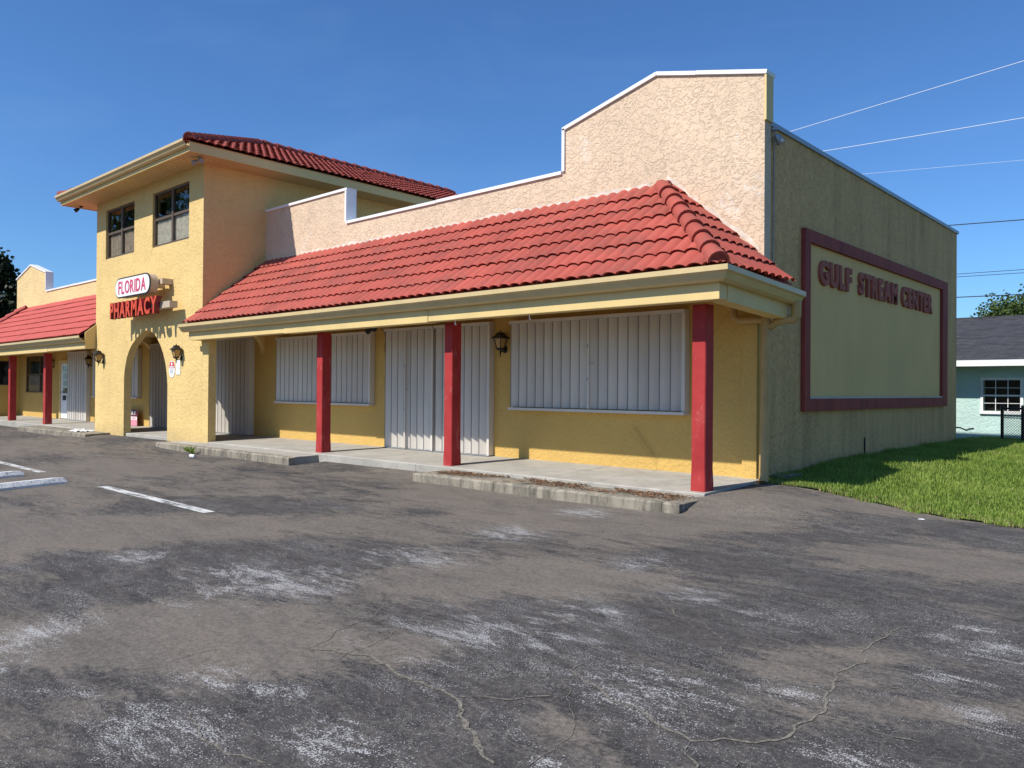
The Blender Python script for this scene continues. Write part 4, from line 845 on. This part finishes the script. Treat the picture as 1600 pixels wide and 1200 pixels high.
# ------------------------------------------------------------------ wall lanterns
def lantern_proto():
    r = thing('wall_lantern', (0, 0, 0), 'black carriage lantern', 'lamp', 'carriage lanterns on the front walls', local=True)
    sq = lambda w, z, yc=-0.17: [(-w, yc - w, z), (w, yc - w, z), (w, yc + w, z), (-w, yc + w, z)]
    def b(m, n, mt, par=r):
        o = m.build(n, mt, None); o.parent = par; return o
    rf = b(MB().loft([sq(0.145, 0.165), sq(0.150, 0.180), sq(0.085, 0.235), sq(0.062, 0.285), sq(0.03, 0.292)]), 'lamp_roof', 'black_metal')
    b(MB().tube([(0, -0.17, 0.285), (0, -0.17, 0.30), (0, -0.17, 0.318), (0, -0.17, 0.335)], [0.012, 0.018, 0.012, 0.003], 8), 'finial', 'black_metal', rf)
    for sx, sy in ((-1, -1), (1, -1), (1, 1), (-1, 1)): b(MB().tube([(sx * 0.105, -0.17 + sy * 0.105, 0.168), (sx * 0.062, -0.17 + sy * 0.062, -0.03)], 0.009, 6), 'cage_bar', 'black_metal')
    for k in range(4):
        a = k * math.pi / 2; rt = Matrix.Rotation(a, 4, 'Z'); P = [Vector((-0.098, -0.098, 0.165)), Vector((0.098, -0.098, 0.165)), Vector((0.057, -0.057, -0.028)), Vector((-0.057, -0.057, -0.028))]
        P = [rt @ p + Vector((0, -0.17, 0)) for p in P]; b(MB().add(P, [(0, 1, 2, 3)]), 'glass_panel', 'lamp_amber_glass')
    b(MB().loft([sq(0.07, -0.02), sq(0.072, -0.04), sq(0.04, -0.065), sq(0.02, -0.08)]), 'base_cup', 'black_metal')
    b(MB().tube([(0, -0.17, -0.07), (0, -0.17, -0.10), (0, -0.17, -0.15), (0, -0.17, -0.205)], [0.016, 0.02, 0.014, 0.004], 8), 'tail', 'black_metal')
    b(MB().tube([(0, -0.17, -0.075), (0, -0.12, -0.095), (0, -0.06, -0.075), (0, -0.01, -0.05)], 0.014, 8), 'arm', 'black_metal')
    b(MB().tube([(0, -0.001, -0.05), (0, -0.022, -0.05), (0, -0.03, -0.05)], [0.07, 0.068, 0.045], 12), 'back_plate', 'black_metal')
    return r
LP = lantern_proto()
spots = [((-9.98, YW, 2.03), 'black carriage lantern between the shuttered door and the long window'), ((-19.50, YT, 2.02), 'black carriage lantern on the tower pier above a white plate'), ((-24.52, YT, 2.02), 'black carriage lantern on the tower pier nearest the far porch'),
         ((-33.95, YW, 2.06), 'black carriage lantern beside the brown window on the far porch'), ((-30.02, YW, 2.06), 'black carriage lantern beside the half drawn shutter on the far porch')]
for i, (loc, lab) in enumerate(spots):
    if i == 0: o = LP
    else:
        o = LP.copy(); col.objects.link(o)
        for ch in list(LP.children):
            c = ch.copy(); col.objects.link(c); c.parent = o
            for g2 in ch.children: d = g2.copy(); col.objects.link(d); d.parent = c
    o.location = loc; o.scale = (0.80, 0.80, 0.93); o['label'] = lab
# flood lights
def flood(name, loc, heads, label, mat='black_metal', wire=None):
    r = thing(name, loc, label, 'lamp', local=True)
    def b(m, n, mt): o = m.build(n, mt, None); o.parent = r
    b(MB().tube([(0, 0, 0), (0, 0, -0.03)], 0.055, 10), 'mount', mat)
    for hx, hy, hz in heads:
        d = Vector((hx, hy, hz)).normalized()
        b(MB().tube([(0, 0, -0.03), tuple(d * 0.07 + Vector((0, 0, -0.03)))], 0.012, 6), 'stem', mat)
        p = d * 0.07 + Vector((0, 0, -0.03)); b(MB().tube([p, p + d * 0.05, p + d * 0.14, p + d * 0.15], [0.03, 0.05, 0.062, 0.055], 12), 'lamp_head', mat)
    if wire: b(MB().tube([Vector(q) for q in wire], 0.008, 6), 'wire', 'cable_black')
    return r
flood('flood_light', (-13.52, YW - 0.3, 2.60), [(-0.8, -0.3, -0.6), (0.7, -0.5, -0.3)], 'black twin flood light with hanging wire under the porch ceiling', wire=[(0.1, 0.1, -0.05), (0.12, 0.2, -0.15), (0.05, 0.28, -0.28), (0.02, 0.29, -0.42)])
flood('flood_light', (-18.02, 8.78, TZ), [(-0.4, -0.6, -0.5), (0.6, -0.2, -0.3)], 'grey flood light under the tower eave at its near corner', 'grey_metal')
flood('flood_light', (-25.62, 8.80, TZ), [(-0.3, -0.6, -0.5)], 'dark flood light under the tower eave above the far porch')
fl2 = flood('flood_light', (-4.95, YW + 0.26, 5.06), [(0.35, 0.35, -0.75)], 'grey flood light at the top corner of the side wall', 'grey_metal')
box('wall_box', 'stucco_yellow_porch', B, -13.56, -13.48, YW - 0.05, YW - 0.001, 2.02, 2.18)

# ------------------------------------------------------------------ things on the lot
def stop(loc, label):
    n = 14; rings = []
    for q in range(n + 1):
        y = -1.8 * q / n; j = lambda s: 0.008 * mnoise.noise(Vector((y * 6, s, loc[0]))); e = 0.012 if q in (0, n) else 0
        rings.append([(-0.10 + j(1), y, 0.0), (-0.095 + j(2), y, 0.035 - e), (-0.04 + j(3), y, 0.095 - e), (0.04 + j(4), y, 0.095 - e), (0.095 + j(5), y, 0.035 - e), (0.10 + j(6), y, 0.0)])
    o = MB().loft(rings).build('wheel_stop', 'painted_stop', None, label=label, cat='wheel stop', group='concrete wheel stops in the parking bays'); o.location = loc; o.rotation_euler = (0, 0, R(17)); return o
stop((-13.32, 4.36, asph(-13.3, 4) - 0.002), 'chipped white concrete wheel stop, the one nearer the single painted bay line'); stop((-14.85, 4.22, asph(-14.85, 4) - 0.002), 'chipped white concrete wheel stop beside the line end, behind another stop')
cp = thing('drink_can', (-16.22, 7.8, asph(-16.2, 7.8)), 'crushed white drink can lying on the asphalt', 'can')
MB().tube([(-16.28, 7.78, asph(-16.2, 7.8) + 0.042), (-16.27, 7.785, asph(-16.2, 7.8) + 0.046), (-16.20, 7.80, asph(-16.2, 7.8) + 0.043), (-16.14, 7.815, asph(-16.2, 7.8) + 0.040)], [0.036, 0.042, 0.036, 0.040], 12).build('can_body', 'tin_can', cp); MB().tube([(-16.285, 7.779, asph(-16.2, 7.8) + 0.042), (-16.281, 7.78, asph(-16.2, 7.8) + 0.042)], 0.034, 12).build('can_lid', 'grey_metal', cp)
# scraps of paper
def scrap(x, y, z, s, label, seed):
    n = 9; L = []
    for i in range(n):
        for k in range(n):
            u, v = i / (n - 1) - .5, k / (n - 1) - .5; h = 0.35 * s * abs(mnoise.noise(Vector((u * 4, v * 4, seed)))) * (1 - 2 * max(abs(u), abs(v)) * 0.7); L.append((x + u * s + 0.1 * s * mnoise.noise(Vector((v * 5, u, seed))), y + v * s * 0.8, z + 0.004 + h))
    return MB().add(L, [(i * n + k, (i + 1) * n + k, (i + 1) * n + k + 1, i * n + k + 1) for i in range(n - 1) for k in range(n - 1)]).build('paper_scrap', 'paper_white', None, label=label, cat='litter')
scrap(-25.35, 8.78, -0.085, 0.62, 'crumpled white paper heap at the foot of the tower pier', 3); scrap(-2.62, 9.75, asph(-2.62, 9.75), 0.07, 'small white paper scrap on the asphalt by the lawn edge', 8)
# weed at the kerb
wd = thing('weed', (-17.3, 8.34, asph(-17.3, 8.34)), 'small green weed growing at the foot of the kerb', 'plant'); rw = random.Random(5); m = MB(); ms = MB(); bz = asph(-17.3, 8.34)
for i in range(22):
    a = rw.random() * 6.28; l = 0.10 + 0.24 * rw.random(); h = 0.05 + 0.13 * rw.random(); p1 = Vector((-17.3 + math.cos(a) * l, 8.28 - abs(math.sin(a)) * l * .5, bz + h)); ms.tube([(-17.3, 8.32, bz), ((p1.x - 17.3) / 2, (p1.y + 8.32) / 2, bz + h * .7), p1], 0.004, 4)
    for k in range(9):
        q = Vector((-17.3, 8.32, bz)).lerp(p1, 0.3 + 0.7 * k / 8) + Vector((rw.uniform(-.03, .03), rw.uniform(-.03, .03), rw.uniform(0, .03))); t1 = Vector((rw.uniform(-1, 1), rw.uniform(-1, 1), rw.uniform(-.2, .8))).normalized() * 0.032; t2 = t1.orthogonal().normalized() * 0.013
        m.add([q, q + t1 * .5 + t2, q + t1, q + t1 * .5 - t2], [(0, 1, 2, 3)])
m.build('leaves', 'grass_blades', wd); ms.build('stem', 'leaf_mid', wd)

# ------------------------------------------------------------------ neighbour house
H = thing('neighbour_house', (-2, 28, -0.2), 'pale turquoise bungalow with dark shingle roof beyond the lawn', 'house')
HY = 26.0; hx0, hx1 = -13.0, 7.0
hw = (-5.36, -4.45, 0.74, 1.62)
poly_wall('wall', 'house_render', H, [(hx0, -0.5), (hx1, -0.5), (hx1, 2.15), (hx0, 2.15)], [rect(hw)], 'Y', HY, 0.2)
box('wall', 'house_render', H, hx0, hx0 + 0.2, HY + 0.2, 33, -0.5, 2.15); box('wall', 'house_render', H, hx1 - 0.2, hx1, HY + 0.2, 33, -0.5, 2.15); box('wall', 'house_render', H, hx0, hx1, 33, 33.2, -0.5, 2.15)
rf = MB().loft([[(x, HY - 0.78, 2.15), (x, 29.6, 3.72), (x, 33.8, 2.15)] for x in (hx0 - 0.5, hx1 + 0.5)]).build('roof', 'shingle', H)
MB().box(hx0 - 0.5, hx1 + 0.5, HY - 0.83, HY - 0.781, 2.00, 2.17).build('fascia', 'white_metal', rf); box('soffit', 'white_metal', rf, hx0 - 0.5, hx1 + 0.5, HY - 0.78, HY, 2.10, 2.148); box('ridge_cap', 'shingle', rf, hx0 - 0.5, hx1 + 0.5, 29.5, 29.7, 3.68, 3.745)
MB().tube([(-4.75, 28.9, 3.3), (-4.75, 28.9, 3.72), (-4.75, 28.9, 3.73)], [0.05, 0.05, 0.06], 8).build('vent_pipe', 'grey_metal', rf)
w_ = MB().box(hw[0] - 0.07, hw[1] + 0.07, HY - 0.035, HY + 0.06, hw[3], hw[3] + 0.07).build('window', 'white_metal', H)
MB().box(hw[0] - 0.09, hw[1] + 0.09, HY - 0.06, HY + 0.06, hw[2] - 0.09, hw[2]).build('sill', 'white_metal', w_)
for a, b in ((hw[0] - 0.07, hw[0]), (hw[1], hw[1] + 0.07)): MB().box(a, b, HY - 0.035, HY + 0.06, hw[2], hw[3]).build('frame', 'white_metal', w_)
zm = (hw[2] + hw[3]) / 2; MB().box(hw[0], hw[1], HY - 0.02, HY + 0.05, zm - 0.022, zm + 0.022).build('rail', 'white_metal', w_)
for k in (1, 2):
    x = hw[0] + (hw[1] - hw[0]) * k / 3; MB().box(x - 0.008, x + 0.008, HY + 0.0, HY + 0.03, hw[2], hw[3]).build('glazing_bar', 'white_metal', w_)
for z in ((hw[2] + zm) / 2, (hw[3] + zm) / 2): MB().box(hw[0], hw[1], HY + 0.001, HY + 0.029, z - 0.007, z + 0.007).build('glazing_bar', 'white_metal', w_)
box('pane', 'window_glass', w_, hw[0], hw[1], HY + 0.032, HY + 0.038, hw[2], hw[3]); box('back_panel', 'dark_interior', w_, hw[0] - 0.1, hw[1] + 0.1, HY + 0.25, HY + 0.26, hw[2] - 0.1, hw[3] + 0.1)
MB().tube([(-6.4, HY - 0.02, 0.26), (-5.95, HY - 0.02, 0.24), (-5.8, HY - 0.03, 0.18), (-5.7, HY - 0.03, 0.22), (-5.6, HY - 0.02, 0.23)], 0.012, 5).build('wall_cable', 'cable_black', H)

# chain link fence
FN = thing('chain_link_fence', (-3.5, 23.5, -0.1), 'low black chain link fence panel standing before the turquoise house', 'fence')
fy = 23.5; fp = [-4.42, -3.97, -2.3, -0.6, 1.1]; fz = -0.12
for i, x in enumerate(fp): MB().tube([(x, fy, fz - 0.15), (x, fy, 0.90), (x, fy, 0.93), (x, fy, 0.95)], [0.038, 0.038, 0.042, 0.015], 10).build('post', 'black_vinyl', FN)
for a, b in zip(fp[:-1], fp[1:]):
    MB().tube([(a, fy, 0.86), (b, fy, 0.86)], 0.024, 8).build('rail', 'black_vinyl', FN); MB().tube([(a, fy, 0.62), (b, fy, 0.62)], 0.012, 6).build('rail', 'black_vinyl', FN)
    m = MB(); h = 0.90; st_ = 0.065; w = 0.0042; k = a - h
    while k < b:
        for sg in (1, -1):
            x0, x1 = (k, k + h) if sg > 0 else (k + h, k); z0, z1 = fz, fz + h; P0 = Vector((x0, 0, z0)); P1 = Vector((x1, 0, z1)); t0, t1 = 0.0, 1.0
            for (lo, hi) in ((a, b),):
                dx = P1.x - P0.x; ta, tb = (lo - P0.x) / dx, (hi - P0.x) / dx; ta, tb = min(ta, tb), max(ta, tb); t0, t1 = max(t0, ta), min(t1, tb)
            if t1 - t0 > 0.02:
                A = P0.lerp(P1, t0); C = P0.lerp(P1, t1); nn = Vector((-(C - A).z, 0, (C - A).x)).normalized() * w; yy = fy + 0.004 * sg
                m.loft([[(A + nn) + Vector((0, yy - w, 0)), (A - nn) + Vector((0, yy - w, 0)), (A + Vector((0, yy + w, 0)))], [(C + nn) + Vector((0, yy - w, 0)), (C - nn) + Vector((0, yy - w, 0)), (C + Vector((0, yy + w, 0)))]], caps=False)
        k += st_
    m.build('wire_mesh', 'black_vinyl', FN)

# ------------------------------------------------------------------ overhead cables with their pole beyond the lawn
pl = thing('utility_pole', (6.0, 34.0, -0.3), 'brown wooden utility pole carrying the overhead cables', 'pole')
MB().tube([(6, 34, -0.6), (6, 34, 5), (6, 34, 11.5)], [0.16, 0.14, 0.11], 12).build('pole_shaft', 'pole_wood', pl); MB().box(5.9, 6.1, 32.8, 35.2, 10.3, 10.45).build('cross_arm', 'pole_wood', pl)
def cable(a, b, sag, r, mat, label, n=24):
    pts = [Vector(a).lerp(Vector(b), i / n) - Vector((0, 0, sag * 4 * (i / n) * (1 - i / n))) for i in range(n + 1)]
    return MB().tube(pts, r, 5).build('overhead_cable', mat, None, label=label, cat='cable', group='overhead cables')
def ext(a, b, s): return tuple(a[i] + (b[i] - a[i]) * s for i in range(3))
cable(ext((-9.49, 22, 8.67), (-3.71, 22, 9.14), -0.4), ext((-9.49, 22, 8.67), (-3.71, 22, 9.14), 2.2), 0.0, 0.007, 'cable_white', 'thin white cable rising steeply from behind the side wall')
cable(ext((-8.57, 22, 7.95), (-3.71, 22, 7.80), -0.4), ext((-8.57, 22, 7.95), (-3.71, 22, 7.83), 2.2), 0.05, 0.007, 'cable_white', 'thin white cable rising gently, second one above the side wall')
cable(ext((-7.36, 22, 7.1), (-3.71, 22, 6.78), -0.4), ext((-7.36, 22, 7.1), (-3.71, 22, 6.78), 2.2), 0.0, 0.003, 'cable_white', 'hair thin pale cable, lowest of the three white ones')
cable(ext((-9.59, 40, 8.87), (-6.73, 40, 8.73), -6), ext((-9.59, 40, 8.87), (-6.73, 40, 8.73), 5), 0.0, 0.022, 'cable_black', 'thick dark cable meeting the top rear corner of the side wall')
cable(ext((-9.27, 40, 6.62), (-6.73, 40, 6.58), -6), ext((-9.27, 40, 6.62), (-6.73, 40, 6.58), 5), 0.0, 0.013, 'cable_black', 'dark cable, upper one of a close pair above the house')
cable(ext((-9.27, 40, 6.49), (-6.73, 40, 6.44), -6), ext((-9.27, 40, 6.49), (-6.73, 40, 6.44), 5), 0.0, 0.013, 'cable_black', 'dark cable, lower one of a close pair above the house')
cable(ext((-9.26, 40, 5.57), (-6.73, 40, 5.51), -6), ext((-9.26, 40, 5.57), (-6.73, 40, 5.51), 5), 0.0, 0.022, 'cable_black', 'dark cable passing just above the tree behind the house')

# ------------------------------------------------------------------ trees
def tree(name, loc, hgt, crown_z, rx, rz, nclump, per, leaf, mat, label, seed, group=None, cone=False):
    rt = random.Random(seed); t_ = thing(name, loc, label, 'tree', group); L0 = Vector(loc); m = MB()
    m.tube([L0 + Vector((0, 0, -0.3)), L0 + Vector((0.05, 0, hgt * .3)), L0 + Vector((-0.05, 0.08, hgt * .62)), L0 + Vector((0, 0, hgt * .9))], [0.22, 0.17, 0.11, 0.03], 9)
    cl = []
    for i in range(nclump):
        while True:
            p = Vector((rt.uniform(-1, 1), rt.uniform(-1, 1), rt.uniform(-1, 1)))
            if 0.25 < p.length < 1: break
        k = (1.0 - 0.75 * (p.z + 1) / 2) * 1.25 if cone else 1.0
        c = L0 + Vector((p.x * rx * k, p.y * rx * k, crown_z + p.z * rz)); cl.append(c)
        if i % 3 == 0: m.tube([L0 + Vector((0, 0, max(hgt * .25, min(hgt * .75, c.z - L0.z - 0.6)))), (L0 + Vector((0, 0, c.z - L0.z))).lerp(c, 0.5) - Vector((0, 0, .2)), c], [0.06, 0.035, 0.012], 5)
    m.build('trunk', 'bark', t_); V = []; F_ = []
    for c in cl:
        r = rx * (0.20 + 0.14 * rt.random())
        for k in range(per):
            d = Vector((rt.gauss(0, 1), rt.gauss(0, 1), rt.gauss(0, .8))); d = d.normalized() * r * rt.random() ** 0.45; p = c + d
            a = Vector((rt.uniform(-1, 1), rt.uniform(-1, 1), rt.uniform(-1, .4))).normalized() * leaf * (0.6 + 0.8 * rt.random()); b = a.orthogonal().normalized() * leaf * 0.42; n = len(V)
            V += [tuple(p), tuple(p + a * .5 + b), tuple(p + a), tuple(p + a * .5 - b)]; F_.append((n, n + 1, n + 2, n + 3))
    me = bpy.data.meshes.new('crown'); me.from_pydata(V, [], F_); me.materials.append(M[mat]); link(bpy.data.objects.new('crown', me), t_)
    return t_
tree('evergreen_tree', (-52.6, 13.6, -0.3), 9.3, 5.2, 2.5, 3.9, 90, 130, 0.24, 'leaf_dark', 'dense dark evergreen tree standing past the far end of the center', 4, cone=True)
tree('evergreen_tree', (-55.5, 18.5, -0.3), 6.0, 3.4, 2.9, 2.6, 70, 110, 0.24, 'leaf_dark', 'lower dark evergreen tree behind the tall one past the far end', 14)
tree('oak_tree', (-6.3, 46.5, -0.3), 7.0, 4.7, 3.2, 2.0, 110, 260, 0.16, 'leaf_mid', 'leafy green tree rising behind the shingle roof', 21)
# tall trees at the far end of the lot; the tower windows mirror them
for i, (x, y, h, lab) in enumerate(((-63, -9, 19.0, 'tall spreading roadside tree mirrored in the tower windows'), (-74, -15, 22.0, 'tallest roadside tree, farther back along the lot edge'), (-58, -17, 17.0, 'shorter roadside tree beside the tall spreading one'))):
    tree('roadside_tree', (x, y, -0.3), h, h * .58, 5.4, h * .38, 80, 80, 0.55, 'leaf_mid', lab, 40 + i, 'roadside trees across the lot')
